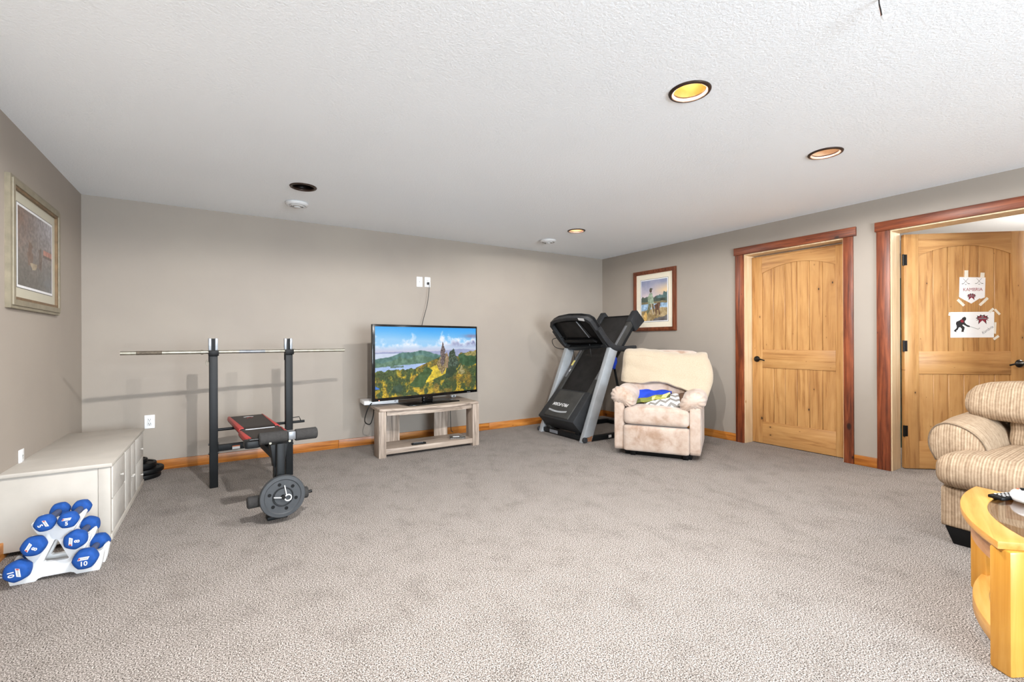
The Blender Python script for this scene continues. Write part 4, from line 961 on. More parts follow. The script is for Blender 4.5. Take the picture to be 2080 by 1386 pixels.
# motor hood, a wedge with a raised centre
hood = MB().hexa([D(-0.03, YN - 0.02, -0.16), D(0.45, YN - 0.01, -0.10), D(0.45, YO + 0.01, -0.10), D(-0.03, YO + 0.02, -0.16), D(0.0, YN - 0.02, 0.040), D(0.44, YN + 0.0, 0.014), D(0.44, YO - 0.0, 0.014), D(0.0, YO + 0.02, 0.040)], 0.014).build('motor_hood', M['charcoal'], td, 'auto')
MB().hexa([D(0.02, YN + 0.085, 0.030), D(0.42, YN + 0.085, 0.010), D(0.42, YO - 0.085, 0.010), D(0.02, YO - 0.085, 0.030), D(0.03, YN + 0.095, 0.050), D(0.41, YN + 0.095, 0.024), D(0.41, YO - 0.095, 0.024), D(0.03, YO - 0.095, 0.050)], 0.006).build('hood_panel', M['charcoal2'], hood, 'auto')
sl_ = (0.024 - 0.050) / 0.38
def HP(a, y, dh=0.0006): return Vector(D(a, y, 0.050 + sl_ * (a - 0.03) + dh + 0.001))
# silver stripe, slightly curved
ys = [4.22 + 0.34 * k / 12 for k in range(13)]
t = MB(); vb = t.bm
r1 = [vb.verts.new(HP(0.105 - 0.018 * math.sin(PI * k / 12), y, 0.001)) for k, y in enumerate(ys)]; r2 = [vb.verts.new(HP(0.128 - 0.018 * math.sin(PI * k / 12), y, 0.001)) for k, y in enumerate(ys)]
for k in range(12): vb.faces.new((r1[k], r1[k + 1], r2[k + 1], r2[k]))
t.build('hood_stripe', M['silver'], hood)
tx = text_obj('hood_lettering', 'PRO-FORM', 0.062, M['white'], hood, (0, 0, 0), (0, 0, 0), bold=0.0012, sx=0.92, shear=0.2)
# letters read from the far end of the deck: baseline towards the deck's foot, x axis towards +y... built as a frame
ax_x = Vector((0, 1, 0)); ax_z = (HP(0.25, 4.3) - HP(0.05, 4.3)).normalized(); nn_ = ax_x.cross(-ax_z) * -1
ey = -ax_z; ex = ey.cross(Vector(n_)).normalized() if False else Vector((0, -1, 0)); ex = Vector((0, 1, 0)); ez = ex.cross(ey)
mt = Matrix((ex, ey, ez)).transposed().to_4x4(); mt.translation = HP(0.205, 4.40, 0.0012)
tx.matrix_local = mt
# uprights
for yc in (3.972, 4.762):
    up_ = MB().hexa([T(3.432, yc - 0.032, 0.0), T(3.572, yc - 0.032, 0.0), T(3.572, yc + 0.032, 0.0), T(3.432, yc + 0.032, 0.0), T(3.872, yc - 0.032, 1.085), T(3.994, yc - 0.032, 1.045), T(3.994, yc + 0.032, 1.045), T(3.872, yc + 0.032, 1.085)], 0.008).build('upright', M['silver'], td, 'auto')
    if yc < 4: MB().hexa([T(3.475, yc - 0.0335, 0.008), T(3.568, yc - 0.0335, 0.008), T(3.568, yc - 0.03, 0.008), T(3.475, yc - 0.03, 0.008), T(3.50, yc - 0.0335, 0.05), T(3.585, yc - 0.0335, 0.07), T(3.585, yc - 0.03, 0.07), T(3.50, yc - 0.03, 0.05)]).build('rust_patch', M['rust'], up_)
# base frame
box('base_beam', T(3.47, 3.94, 0.012), T(3.53, 4.80, 0.062), M['black'], td, 0.004)
lb = box('label', T(3.4685, 4.44, 0.018), T(3.4702, 4.60, 0.056), M['ink_grey'], td)
for yc in (3.972, 4.762): box('base_rail', T(3.53, yc - 0.028, 0.006), T(4.62, yc + 0.028, 0.058), M['black'], td, 0.004)
box('base_beam', T(4.58, 3.95, 0.008), T(4.63, 4.78, 0.05), M['black'], td, 0.004)
box('label', T(3.84, 3.9425, 0.018), T(3.885, 3.9445, 0.048), M['sticker'], td)
for yc in (3.93, 4.80): MB().lathe([(0, -0.014), (0.030, -0.014), (0.032, -0.008), (0.032, 0.008), (0.030, 0.014), (0, 0.014)], 20, Matrix.Translation(T(3.46, yc, 0.033)) @ Matrix.Rotation(PI / 2, 4, 'X')).build('wheel', M['black_rubber'], td, 'auto')
MB().hexa([T(3.49, 4.60, 0.05), T(3.55, 4.60, 0.05), T(3.55, 4.68, 0.05), T(3.49, 4.68, 0.05), T(3.47, 4.61, 0.15), T(3.52, 4.61, 0.15), T(3.52, 4.67, 0.15), T(3.47, 4.67, 0.15)], 0.004).build('pivot_bracket', M['charcoal2'], td, 'auto')
MB().hexa([T(3.49, 4.06, 0.05), T(3.57, 4.06, 0.05), T(3.57, 4.13, 0.05), T(3.49, 4.13, 0.05), T(3.47, 4.07, 0.16), T(3.54, 4.07, 0.16), T(3.54, 4.12, 0.16), T(3.47, 4.12, 0.16)], 0.004).build('pivot_bracket', M['black'], td, 'auto')
# folding strut with a blue rag tied to it, sticker on the far rail
tube('lift_strut', [T(4.30, 4.12, 0.06), T(4.02, 4.06, 0.97)], 0.014, M['black'], td, 12)
rag = MB().rbox((0, 0, 0), (0.022, 0.022, 0.075), 0.02, 8, fn=lambda q, a: Vector((q.x * (1 + 0.3 * math.sin(q.z * 70)), q.y * (1 + 0.25 * math.cos(q.z * 55)), q.z))).build('rag', M['blue_cloth'], None, True, (4.035, 4.035, 0.885), (0, math.radians(15), 0))
tag(rag, 'small blue rag tied behind the treadmill upright', 'rag')
deckbox('sticker', 0.80, 0.88, YO - 0.045, YO - 0.012, 0.0155, 0.0165, M['yellow'], bev=0); deckbox('sticker', 0.70, 0.74, YO - 0.06, YO - 0.045, 0.0155, 0.0165, M['white'], bev=0)
# console: tilted panel seen from behind
co = Vector((3.60, 0, 1.43)); ce = Vector((0.29, 0, -0.34)); cl = ce.length; ce.normalize(); cn = Vector((-ce.z, 0, ce.x)) * -1     # cn points to the front-down side
def K(y, t, h): p = co + ce * (t * cl) + cn * h; return T(p.x, y, p.z)
def kprism(name, poly, h0, h1, mat, holes=(), bev=0.004, parent=td):
    mtx = Matrix((Vector((0, 1, 0)), ce, cn)).transposed().to_4x4(); mtx.translation = Vector(T(co.x, 0, co.z))
    f = [(y, t_ * cl) for y, t_ in poly]; hs = [[(y, t_ * cl) for y, t_ in hh] for hh in holes]
    return MB().prism(f, h0, h1, hs, bev, mtx).build(name, mat, parent, 'auto')
outer = [(4.785, 0.17), (4.72, 0.02), (4.60, -0.055), (4.38, -0.10), (4.16, -0.075), (4.03, -0.02), (3.98, 0.08), (3.965, 0.95), (4.10, 1.00), (4.45, 1.08), (4.62, 1.09), (4.775, 1.0)]
inner = [(4.745, 0.20), (4.68, 0.08), (4.58, 0.035), (4.38, 0.0), (4.17, 0.02), (4.06, 0.06), (4.02, 0.14), (4.005, 0.86), (4.10, 0.93), (4.45, 1.0), (4.60, 1.01), (4.735, 0.92)]
kprism('console_shell', outer, -0.045, -0.004, M['black_deep'])
kprism('console_rim', outer, -0.05, 0.040, M['charcoal'], [inner])
kprism('console_back_panel', [(4.60, 0.09), (4.24, 0.09), (4.18, 0.66), (4.64, 0.66)], -0.004, 0.010, M['belt'])
kprism('console_ridge', [(4.245, 0.08), (4.262, 0.08), (4.215, 0.66), (4.20, 0.66)], 0.010, 0.020, M['steel_grey'])
kprism('console_rim_cap', [(4.150, -0.072), (4.055, -0.036), (4.065, 0.045), (4.155, 0.005)], 0.0405, 0.042, M['white'], bev=0)
kprism('console_neck', [(4.66, 0.70), (4.16, 0.70), (4.10, 0.80), (4.72, 0.80)], 0.0, 0.035, M['black_deep'])
kprism('console_lip', [(4.70, 0.96), (4.06, 0.90), (4.06, 0.95), (4.45, 1.03), (4.70, 1.06)], 0.0, 0.045, M['black'])
# handrails run from the rim back towards the walker
for yc in (3.952, 4.790):
    path = spline([(3.70, yc, 1.300), (3.82, yc, 1.165), (3.93, yc, 1.085), (4.06, yc, 1.062), (4.30, yc, 1.066)], 8)
    mb = MB(); tt_ = mb.bm; rings = []
    for i, p_ in enumerate(path):
        d_ = (path[min(i + 1, len(path) - 1)] - path[max(0, i - 1)]).normalized(); u_ = Vector((-d_.z, 0, d_.x))
        rings.append([tt_.verts.new(T(*(p_ + u_ * a_ * 0.034 + Vector((0, b_ * 0.025, 0))))) for a_, b_ in ((-1, -0.6), (-0.6, -1), (0.6, -1), (1, -0.6), (1, 0.6), (0.6, 1), (-0.6, 1), (-1, 0.6))])
    for a_, b_ in zip(rings, rings[1:]):
        for k in range(8): tt_.faces.new((a_[k], a_[(k + 1) % 8], b_[(k + 1) % 8], b_[k]))
    tt_.faces.new(rings[0][::-1]); tt_.faces.new(rings[-1]); bmesh.ops.recalc_face_normals(tt_, faces=tt_.faces)
    mb.build('handrail', M['charcoal'], td, 'auto')
tube('console_cable', spline([T(3.79, 4.70, 1.21), T(3.70, 4.83, 1.18), T(3.76, 4.86, 1.08), T(3.87, 4.80, 1.05), T(3.90, 4.77, 1.08)], 7), 0.0045, M['cord'], td, 8)
tube('console_cable', spline([T(3.87, 4.62, 1.09), T(3.90, 4.64, 1.0), T(3.93, 4.66, 0.92)], 6), 0.004, M['cord'], td, 8)
tube('safety_key_cord', spline([T(3.85, 4.28, 1.12), T(3.86, 4.27, 1.02), T(3.87, 4.27, 0.96)], 6), 0.003, M['cord'], td, 8)

# ================================================================== RECLINER
RC = Vector((3.385, 3.400, 0)); RCA = math.atan2(-0.84423, 0.53597)
rc = tag(empty('recliner', RC, RCA), 'worn beige suede recliner armchair in front of the treadmill', 'armchair')
def crease(q, amp, fx, fz, ph=0.0): return amp * (math.sin(q.x * fx + ph) * math.sin(q.z * fz + ph * 1.3))
box('base_frame', (0.10, 0.06, 0.0), (0.74, 0.66, 0.06), M['black_deep'], rc, 0.005)
for x in (0.16, 0.66): box('base_foot', (x, 0.03, 0.0), (x + 0.05, 0.10, 0.05), M['black_deep'], rc, 0.003)
MB().rbox((0.052, 0.38, 0.30), (0.052, 0.38, 0.245), 0.016, 8).build('arm_panel', M['suede'], rc, True)
MB().rbox((0.772, 0.38, 0.29), (0.052, 0.38, 0.235), 0.016, 8).build('arm_panel', M['suede'], rc, True)
def arm_fn(sg):
    def fn(q, a):
        u = (q.y + 0.34) / 0.68                      # 0 front, 1 rear
        ang = math.atan2(q.z, q.x)
        pl = 0.0055 * math.sin(ang * 15) * max(0, 1 - u * 2.2)
        q = q * 1.0; rr = math.hypot(q.x, q.z) or 1
        q.x += q.x / rr * pl; q.z += q.z / rr * pl
        if q.x * sg > 0: q.z -= 0.62 * (q.x * sg) * (0.35 + 0.65 * (1 - min(1, u * 1.5))) * 0.9       # inner side dives towards the seat
        q.z += 0.008 * math.sin(q.y * 16) - 0.02 * max(0, 0.18 - u)
        return q
    return fn
MB().rbox((0.078, 0.32, 0.592), (0.118, 0.345, 0.092), 0.088, 26, arm_fn(1)).build('arm_pad', M['suede'], rc, True)
MB().rbox((0.748, 0.32, 0.568), (0.118, 0.345, 0.090), 0.086, 26, arm_fn(-1)).build('arm_pad', M['suede'], rc, True)
MB().rbox((0.412, 0.27, 0.395), (0.312, 0.31, 0.083), 0.045, 12, lambda q, a: Vector((q.x, q.y, q.z + (0.022 * (1 - a[0] ** 2) if q.z > 0 else 0) + 0.012 * (0.3 - q.y)))).build('seat_cushion', M['suede'], rc, True)
MB().rbox((0.412, 0.035, 0.182), (0.311, 0.065, 0.128), 0.022, 12, lambda q, a: Vector((q.x, q.y - 0.012 * (1 - a[0] ** 2) * (1 - a[2] ** 2), q.z))).build('footrest_panel', M['suede'], rc, True)
MB().rbox((0.410, 0.64, 0.70), (0.385, 0.11, 0.335), 0.085, 12, lambda q, a: Vector((q.x, q.y + 0.20 * q.z, q.z + 0.02 * (1 - a[0] ** 2) * (q.z > 0)))).build('backrest', M['suede'], rc, True)
MB().rbox((0.36, 0.50, 0.635), (0.345, 0.075, 0.105), 0.07, 14, lambda q, a: Vector((q.x, q.y - 0.01 * math.sin(q.x * 30), q.z + 0.012 * math.sin(q.x * 22) - 0.10 * max(0, q.x - 0.05)))).build('lumbar_cushion', M['suede'], rc, True)
# fleece blanket over the back
def blanket(u, v):
    s = -0.005 + 0.855 * u
    low = 0.700 if u < 0.5 else 0.700 - 0.150 * ((u - 0.5) / 0.5) ** 1.3
    if u < 0.5: low += -0.012 * math.sin(u * 9)
    topz = 1.018 + 0.020 * math.sin(u * 6.0 + 0.6) - 0.025 * max(0, u - 0.65) / 0.35
    bul = 0.03 * math.sin(PI * min(1, max(0, (u - 0.05) / 0.9)))
    if v < 0.55:                                    # front fall
        t = v / 0.55; z = low + (topz - 0.05 - low) * t; y = 0.43 + 0.145 * t - bul + 0.008 * math.sin(z * 38 + u * 7)
        if u > 0.6: y -= 0.06 * (u - 0.6) / 0.4 * (1 - t); s += 0.055 * ((u - 0.6) / 0.4) ** 2 * math.sin(PI * min(1, max(0, 1.05 - t)))
    elif v < 0.72:                                  # over the top
        t = (v - 0.55) / 0.17; a = PI * t; y = 0.575 - bul * (1 - t) + 0.15 * (1 - math.cos(a)) / 2 * 1.45; z = topz - 0.05 + 0.05 * math.sin(a)
    else:
        t = (v - 0.72) / 0.28; y = 0.80 + 0.03 * t; z = topz - 0.05 - 0.40 * t
    edge = min(u, 1 - u)
    if edge < 0.04: y += (0.04 - edge) * 1.3
    z += 0.004 * math.sin(s * 40 + y * 20)
    return Vector((s, y, z))
bk_ = tag(empty('blanket', RC, RCA), 'cream fleece blanket folded over the back of the recliner', 'blanket')
bo = MB().grid(blanket, 44, 54).build('fleece', M['fleece'], bk_, True)
md_ = bo.modifiers.new('thick', 'SOLIDIFY'); md_.thickness = 0.034; md_.offset = 1.0
md_ = bo.modifiers.new('smooth', 'SUBSURF'); md_.levels = 1; md_.render_levels = 1
# cloths and cushion on the seat
bc = tag(empty('blue_cloth', RC, RCA), 'crumpled royal blue cloth on the recliner seat', 'cloth')
def bluef(u, v):
    x = 0.145 + 0.37 * u; y = 0.24 + 0.19 * v + 0.015 * math.sin(u * 7); z = 0.500 + 0.045 * u + 0.115 * v * (1 - 0.45 * u) + 0.008 * math.sin(u * 12 + v * 5)
    return Vector((x, y, z))
o = MB().grid(bluef, 22, 14).build('fabric', M['blue_cloth'], bc, True); md_ = o.modifiers.new('thick', 'SOLIDIFY'); md_.thickness = 0.02; md_.offset = 1
gp = tag(empty('patterned_throw', RC, RCA), 'green and yellow patterned throw edge between blue cloth and grey cushion', 'throw')
def patf(u, v):
    x = 0.185 + 0.34 * u; y = 0.205 + 0.06 * v; z = 0.496 + 0.085 * u + 0.030 * v + 0.005 * math.sin(u * 14)
    return Vector((x, y, z))
o = MB().grid(patf, 20, 8).build('fabric', M['patch'], gp, True); md_ = o.modifiers.new('thick', 'SOLIDIFY'); md_.thickness = 0.016; md_.offset = 1
cu = tag(empty('cushion', RC + Vector((0, 0, 0)), RCA), 'grey and white chevron cushion lying on the recliner seat', 'cushion')
o = MB().rbox((0, 0, 0), (0.185, 0.13, 0.036), 0.034, 14, lambda q, a: Vector((q.x, q.y, q.z * (1.1 - 0.55 * max(abs(a[0]), abs(a[1])) ** 2)))).build('cover', M['chevron'], cu, True, (0.44, 0.20, 0.513), (math.radians(22), math.radians(-15), math.radians(4)))
bt = tag(MB().rbox((0, 0, 0), (0.10, 0.12, 0.045), 0.04, 8, lambda q, a: Vector((q.x, q.y, q.z + 0.01 * math.sin(q.x * 40)))).build('brown_cloth', plain('brown_cloth', rgb(92, 68, 52), 0.9, var=0.3, scale=12), None, True), 'dark brown cloth tucked beside the recliner arm', 'cloth')
bt.matrix_world = Matrix.Translation(RC) @ Matrix.Rotation(RCA, 4, 'Z') @ Matrix.Translation((0.60, 0.33, 0.535)) @ Matrix.Rotation(0.3, 4, 'X')

# ================================================================== SOFA
sf = tag(empty('sofa', (3.95, -0.10, 0)), 'beige striped corduroy sofa with rolled arm, in front of the open doorway', 'sofa')
def Sx(x, y, z): return (x - 3.95, y + 0.10, z)
SY0, SY1 = -1.10, 0.905
MB().rbox(Sx(3.95, (SY0 + SY1) / 2, 0.21), (0.485, (SY1 - SY0) / 2, 0.115), 0.018, 10).build('base', M['stripe_y'], sf, True)
for y0, y1 in ((0.73, 0.885), (SY0 + 0.02, SY0 + 0.175)):
    for xx in (3.475, 4.33):
        MB().hexa([Sx(xx + 0.02, y0 + 0.03, 0.0), Sx(xx + 0.10, y0 + 0.03, 0), Sx(xx + 0.10, y1 - 0.03, 0), Sx(xx + 0.02, y1 - 0.03, 0), Sx(xx, y0, 0.098), Sx(xx + 0.12, y0, 0.098), Sx(xx + 0.12, y1, 0.098), Sx(xx, y1, 0.098)], 0.003).build('foot', M['black_deep'], sf, 'auto')
# seat cushions (the end ones reach round in front of the arms)
for (y0, y1) in ((0.02, 0.918), (SY0 - 0.012, 0.01)):
    MB().rbox(Sx(3.78, (y0 + y1) / 2, 0.412), (0.385, (y1 - y0) / 2, 0.095), 0.075, 14, lambda q, a: Vector((q.x - 0.012 * (1 - a[2] ** 2) * (a[0] < 0), q.y, q.z + 0.014 * (1 - a[1] ** 2) * (q.z > 0) + 0.010 * math.sin(q.y * 9 + q.x * 4)))).build('seat_cushion', M['stripe_y'], sf, True)
# arms: a fat roll lofted front to back with a flat piped end
ARM = [(0.085, 0.43), (0.114, 0.50), (0.120, 0.56), (0.106, 0.612), (0.074, 0.645), (0.030, 0.660), (-0.022, 0.654), (-0.070, 0.630), (-0.110, 0.586), (-0.134, 0.53), (-0.145, 0.47), (-0.145, 0.40)]
def arm(sgn, yc):
    prof = [(p.x, p.y) for p in spline([(y, z, 0) for y, z in ARM], 4)]; n = len(prof)
    mb = MB(); t = mb.bm; rings = []
    for x, sc, dz in ((3.655, 0.985, -0.004), (3.668, 1.0, 0.0), (3.76, 1.03, 0.004), (3.95, 1.06, 0.012), (4.2, 1.06, 0.016), (4.36, 1.0, 0.01)):
        rings.append([t.verts.new(Sx(x, yc + sgn * y * sc, 0.5 + (z - 0.5) * sc + dz + 0.004 * math.sin(x * 30 + k * 0.3))) for k, (y, z) in enumerate(prof)])
    for a, b in zip(rings, rings[1:]):
        for k in range(n): t.faces.new((a[k], a[(k + 1) % n], b[(k + 1) % n], b[k]))
    t.faces.new(rings[-1]); bmesh.ops.recalc_face_normals(t, faces=t.faces)
    first = [v.co.copy() for v in rings[0]]
    mb.build('arm', M['stripe_x'], sf, True)
    m2 = MB(); t2 = m2.bm; cen = sum(first, Vector()) / n; c0 = t2.verts.new(cen + Vector((-0.016, 0, 0))); r = [t2.verts.new(p) for p in first]; r5 = [t2.verts.new(p.lerp(cen, 0.3) + Vector((-0.013, 0, 0))) for p in first]
    for k in range(n): k2 = (k + 1) % n; t2.faces.new((r[k], r[k2], r5[k2], r5[k])); t2.faces.new((r5[k], r5[k2], c0))
    bmesh.ops.recalc_face_normals(t2, faces=t2.faces); m2.build('arm_front', M['stripe_y'], sf, True)
    MB().tube([p + Vector((-0.003, 0, 0)) for p in first], 0.0036, 8, True).build('piping', M['piping'], sf, True)
arm(1, 0.885); arm(-1, SY0 + 0.02)
for (y0, y1, sg) in ((-0.07, 0.935, 1), (SY0 - 0.03, -0.09, -1)):
    def bfn(q, a, sg=sg):
        q = Vector((q.x + 0.22 * q.z, q.y, q.z)); q.x -= 0.025 * (1 - a[1] ** 2) * (1 - a[2] ** 2)
        q.z += 0.022 * (1 - max(0, a[1] * sg)) - 0.03 * max(0, a[1] * sg) ** 4 * (a[2] > 0) - (0.045 * (1 - a[1] * sg) if a[2] < 0 else 0)
        return q
    MB().rbox(Sx(4.13, (y0 + y1) / 2, 0.775), (0.135, (y1 - y0) / 2, 0.115), 0.085, 14, bfn).build('back_cushion', M['stripe_y'], sf, True)
for (y0, y1) in ((-0.07, 0.745), (SY0 + 0.16, -0.09)):
    MB().rbox(Sx(4.17, (y0 + y1) / 2, 0.57), (0.11, (y1 - y0) / 2, 0.13), 0.06, 12, lambda q, a: Vector((q.x + 0.2 * q.z + 0.010 * math.sin(q.z * 60), q.y, q.z))).build('lower_back', M['stripe_y'], sf, True)
MB().rbox(Sx(4.36, (SY0 + SY1) / 2, 0.45), (0.075, (SY1 - SY0) / 2 + 0.02, 0.36), 0.05, 8, lambda q, a: Vector((q.x + 0.05 * q.z, q.y, q.z))).build('back_frame', M['stripe_y'], sf, True)

# ================================================================== COFFEE TABLE
CTA = math.radians(16); CT0 = Vector((2.262, 0.440, 0))       # corner nearest the camera; u runs along the bowed end, v along the length (-y)
ct = tag(empty('coffee_table', CT0, CTA), 'honey oak coffee table with inset smoked glass top, cut by the picture edge', 'coffee table')
W_, L_, CL = 0.80, 1.15, 0.13
def endcurve(inset, n=16):
    pts = []
    for k in range(n + 1):
        u = k / n; x = inset + (W_ - 2 * inset) * u; y = 0.072 * (1 - (2 * u - 1) ** 2) - inset * (0.9 if 0 < u < 1 else 0.9)
        pts.append((x, y))
    return pts
def outline_t(i):
    c = CL * 0.75
    a = endcurve(i); top_ = a
    return top_ + [(W_ - i - c * 0.10 + c * 0.0, -0.0 - i)] * 0 + [(W_ - i - c, -c * 1.0 - i * 0.4), ] * 0 + [(W_ - c * 0.55 - i * 0.8, -c - i * 0.2), (W_ - c * 0.55 - i * 0.8, -L_ + c + i * 0.2)] + [(x, -L_ - y) for x, y in a[::-1]] + [(c * 0.55 + i * 0.8, -L_ + c + i * 0.2), (c * 0.55 + i * 0.8, -c - i * 0.2)]
TZ = 0.458
MB().prism(outline_t(0.0), TZ - 0.028, TZ, [outline_t(0.090)], bev=0.004).build('top_frame', M['honey'], ct, 'auto')
MB().prism(outline_t(0.084), TZ - 0.012, TZ - 0.010 + 0.006, mat=None).build('glass', M['glass'], ct)
MB().prism(outline_t(0.078), TZ - 0.030, TZ - 0.0125, [outline_t(0.100)]).build('glass_rebate', M['honey'], ct)
a_o = endcurve(0.035); a_i = endcurve(0.058)
for far in (False, True):
    f = (lambda p: (p[0], -L_ - p[1])) if far else (lambda p: p)
    MB().prism([f(p) for p in a_o] + [f(p) for p in a_i[::-1]], TZ - 0.115, TZ - 0.028).build('apron', M['apron'], ct)
    b_o = endcurve(0.040); b_i = endcurve(0.095)
    MB().prism([f(p) for p in b_o] + [f(p) for p in b_i[::-1]], 0.030, 0.088, bev=0.004).build('base_rail', M['honey'], ct, 'auto')
for x in (0.055, W_ - 0.075): box('side_apron', (x, -L_ + 0.09, TZ - 0.115), (x + 0.02, -0.09, TZ - 0.028), M['apron'], ct)
for (x, y, r) in ((0.040, -0.030, 1), (W_ - 0.080, -0.022, -1), (0.040, -L_ + 0.030, -1), (W_ - 0.080, -L_ + 0.022, 1)):
    MB().box((-0.034, -0.034, 0), (0.034, 0.034, TZ - 0.028), 0.008).build('leg', M['honey_z'], ct, 'auto', (x, y, 0), (0, 0, math.radians(45)))
for x in (0.05, W_ - 0.14): box('side_rail', (x, -L_ + 0.07, 0.034), (x + 0.03, -0.07, 0.084), M['honey'], ct, 0.003)
cm = Matrix.Translation(CT0) @ Matrix.Rotation(CTA, 4, 'Z')
remote('remote_control', (2.938, 0.530, TZ - 0.0035), (0, 0, math.radians(-22)), 'black remote control with pale buttons on the glass coffee table', 0.18, 0.055, M['black_deep'], M['white'])
gm = tag(empty('game_controller', (2.902, 0.470, TZ - 0.0035), math.radians(60)), 'white game controller on the coffee table glass at the picture edge', 'controller')
MB().rbox((0, 0, 0.026), (0.075, 0.045, 0.024), 0.022, 12, lambda q, a: Vector((q.x, q.y - 0.045 * (abs(q.x) / 0.075) ** 2, q.z - 0.006 * (abs(q.x) / 0.075)))).build('shell', M['white_gloss'], gm, True)
for x, y in ((-0.03, 0.012), (0.028, -0.008)): MB().lathe([(0, 0.058), (0.009, 0.057), (0.010, 0.053), (0.006, 0.050), (0.006, 0.044)], 16, Matrix.Translation((x, y, 0))).build('thumb_stick', M['black_deep'], gm, True)
for x, y, c in ((0.046, -0.004, 'yellow'), (0.056, -0.018, 'red'), (0.036, -0.014, 'blue')): MB().lathe([(0, 0.0475), (0.005, 0.047), (0.006, 0.040)], 12, Matrix.Translation((x, y, 0))).build('button', M[c], gm, True)

# ================================================================== POSTERS ON THE OPEN DOOR
dmx = Matrix.Translation((5.158, 1.578, 0)) @ Matrix.Rotation(math.radians(-40), 4, 'Z')
def on_door(s, z, y=-0.0): return dmx @ Vector((s, y, z))
DROT = math.radians(-40)
def flat(poly, y0, y1, name, mat, parent): return MB().prism(poly, y0, y1, mat=RX).build(name, mat, parent)
def emblem(parent, x, z, s):
    """winged star emblem in maroon and black"""
    w = [(-1.0, 0.18), (-0.72, 0.34), (-0.80, 0.62), (-0.45, 0.50), (-0.30, 0.78), (0.0, 0.62), (0.30, 0.78), (0.45, 0.50), (0.80, 0.62), (0.72, 0.34), (1.0, 0.18), (0.66, 0.02), (0.95, -0.22), (0.55, -0.12), (0.62, -0.85), (0.22, -0.40), (0.0, -0.20), (-0.22, -0.40), (-0.62, -0.85), (-0.55, -0.12), (-0.95, -0.22), (-0.66, 0.02)]
    flat([(x + a * s, z + b * s) for a, b in w], 0.0006, 0.0010, 'emblem', M['ink'], parent)
    flat([(x + a * s * 0.82, z + b * s * 0.80) for a, b in w], 0.0010, 0.0013, 'emblem_fill', M['ink_red'], parent)
    flat([(x - 0.62 * s, z + 0.02 * s), (x + 0.62 * s, z + 0.02 * s), (x + 0.55 * s, z + 0.22 * s), (x - 0.55 * s, z + 0.22 * s)], 0.0013, 0.0016, 'emblem_band', M['ink_grey'], parent)
    flat([(x - 0.10 * s, z + 0.30 * s), (x + 0.10 * s, z + 0.30 * s), (x + 0.22 * s, z + 0.52 * s), (x - 0.22 * s, z + 0.52 * s)], 0.0013, 0.0016, 'emblem_crest', M['ink_grey'], parent)
PY = 0.0084
p1 = tag(empty('paper_banner', on_door(0.55, 1.60, PY), DROT), 'white shield-shaped paper banner taped to the open door, above the player print', 'poster')
flat([(-0.103, 0.108), (0.100, 0.100), (0.094, -0.075), (0.062, -0.088), (0.055, -0.082), (-0.012, -0.128), (-0.075, -0.090), (-0.108, -0.068)], 0.0, 0.0006, 'sheet', M['paper'], p1)
for x in (-0.055, 0.050):
    for sg in (-1, 1):
        MB().tube([(x - sg * 0.020, -0.0009, 0.094), (x + sg * 0.018, -0.0009, 0.048)], 0.0011, 5).tube([(x + sg * 0.018, -0.0009, 0.048), (x + sg * 0.031, -0.0009, 0.047)], 0.0022, 5).build('crossed_stick', M['ink'], p1)
    flat([(x - 0.006, 0.040), (x + 0.006, 0.040), (x + 0.006, 0.0435), (x - 0.006, 0.0435)], 0.0006, 0.001, 'puck', M['ink'], p1)
text_obj('banner_lettering', 'KAMBRIA', 0.040, M['ink_red'], p1, (0, -0.0007, -0.005), (PI / 2, 0, 0), 0.0002, 0.0, 0.92)
emblem(p1, -0.010, -0.066, 0.037)
for (x, z, w, h, r) in ((-0.050, 0.135, 0.030, 0.062, 0.02), (0.076, 0.120, 0.032, 0.046, 0.06), (-0.094, -0.118, 0.022, 0.075, -0.75), (0.085, -0.112, 0.022, 0.090, 0.78)):
    o = box('tape', (-w / 2, -0.0014, -h / 2), (w / 2, -0.0006, h / 2), M['tape'], p1); o.location = (x, 0, z); o.rotation_euler = (0, r, 0)
p2 = tag(empty('player_print', on_door(0.545, 1.286, PY), DROT), 'white sheet with black hockey player silhouette taped to the open door', 'poster')
flat([(-0.172, 0.113), (0.172, 0.113), (0.168, -0.113), (-0.172, -0.113)], 0.0, 0.0006, 'sheet', M['paper'], p2)
def R2(poly): return [((x - 450) / 660 * 0.345, -(y - 1040) / 450 * 0.226) for x, y in poly]
flat(R2([(305, 915), (335, 898), (358, 918), (356, 955), (335, 975), (338, 1005), (370, 1040), (410, 1058), (416, 1080), (380, 1078), (345, 1055), (310, 1032), (300, 1050), (335, 1085), (330, 1120), (318, 1155), (330, 1165), (285, 1165), (292, 1110), (268, 1080), (245, 1090), (235, 1120), (205, 1150), (215, 1172), (168, 1148), (215, 1095), (215, 1060), (203, 1020), (212, 985), (255, 965), (290, 940)]), 0.0006, 0.0010, 'player_silhouette', M['ink'], p2)
flat(R2([(268, 968), (300, 945), (325, 975), (318, 1000), (285, 1000)]), 0.0010, 0.0012, 'jersey_mark', M['ink_red'], p2)
st_ = R2([(410, 1070), (540, 1120), (562, 1098)])
MB().tube([(x, -0.0009, z) for x, z in st_], 0.0012, 5).build('hockey_stick', M['ink'], p2)
emblem(p2, 0.079, 0.048, 0.052)
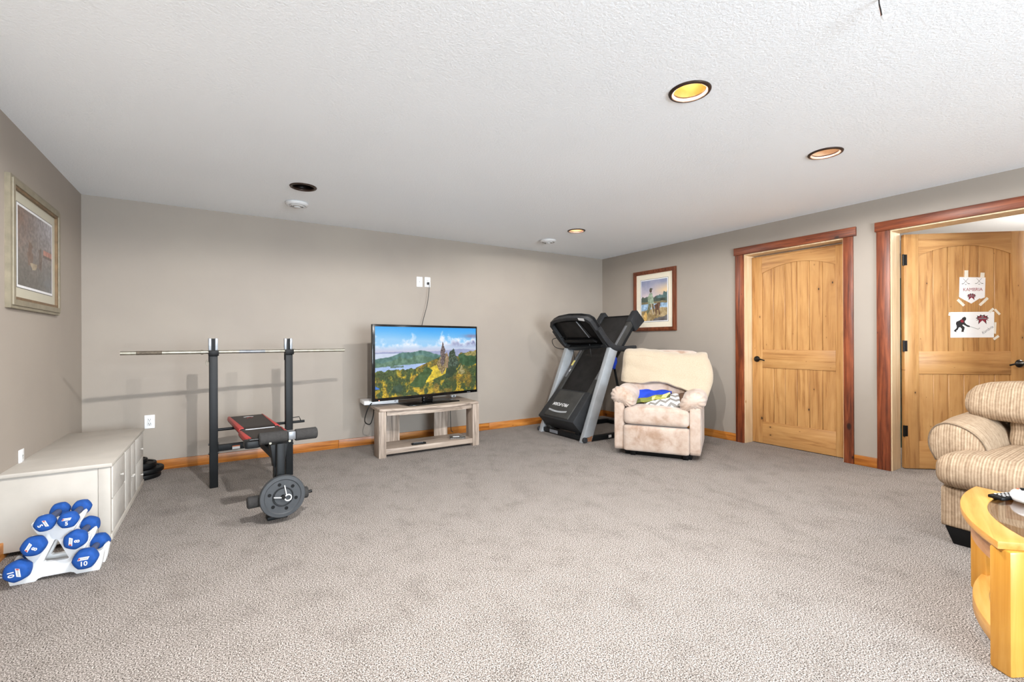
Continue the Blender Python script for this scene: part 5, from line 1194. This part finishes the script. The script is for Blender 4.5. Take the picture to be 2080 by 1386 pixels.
text_obj('signature', 'Kambria', 0.034, M['ink_grey'], p2, (0.118, -0.0007, -0.047), (PI / 2, -0.62, 0), 0.0002, 0.0, 0.9, 0.25)
for (x, z, w, h, r) in ((0.150, 0.125, 0.020, 0.045, 0.8), (0.195, 0.110, 0.018, 0.06, -0.7), (0.178, -0.03, 0.016, 0.10, 0.05), (0.185, -0.115, 0.02, 0.05, 0.9), (-0.172, 0.095, 0.03, 0.03, 0.2)):
    o = box('tape', (-w / 2, -0.0014, -h / 2), (w / 2, -0.0006, h / 2), M['tape'], p2); o.location = (x, 0, z); o.rotation_euler = (0, r, 0)

# ================================================================== BEDROOM GLIMPSE
cu_ = tag(empty('clothes_stand', (5.62, 1.88, 0)), 'dark stand with teal garment glimpsed in the gap behind the open door', 'clothes stand')
tube('pole', [(0, 0.05, 0), (0, 0.05, 1.86)], 0.014, M['black_iron'], cu_, 10); MB().lathe([(0, 0.0), (0.16, 0.0), (0.16, 0.015), (0.03, 0.03), (0, 0.03)], 20, Matrix.Translation((0, 0.05, 0))).build('base', M['black_iron'], cu_, 'auto')
MB().grid(lambda u, v: Vector((-0.42 + 0.84 * u, 0.03 * math.sin(u * 24), 0.03 + 1.77 * v)), 40, 12).build('fabric', M['teal'], cu_, True)
tube('hanger', [(-0.3, 0, 1.80), (0, 0.03, 1.85), (0.3, 0, 1.80)], 0.008, M['black_iron'], cu_, 8)
bd = bpy.data.lights.new('added_bedroom_light', 'POINT'); bd.energy = 75; bd.shadow_soft_size = 0.12; bd.color = (1, 0.93, 0.84)  # unseen light added to brighten the bedroom beyond the doorway
bl_ = tag(empty('added_ceiling_lamp', (6.9, 0.3, H)), 'added unseen ceiling lamp that brightens the room behind the open door', 'ceiling light')
MB().lathe([(0.0, -0.10), (0.10, -0.09), (0.16, -0.05), (0.17, -0.012), (0.17, 0.0)], 28).build('shade', emit_mat('added_lamp_shade', (1, 0.95, 0.88, 1), 4.0), bl_, True)
lo = bpy.data.objects.new('added_bedroom_light', bd); COL.objects.link(lo); lo.parent = bl_; lo.location = (0, 0, -0.26)
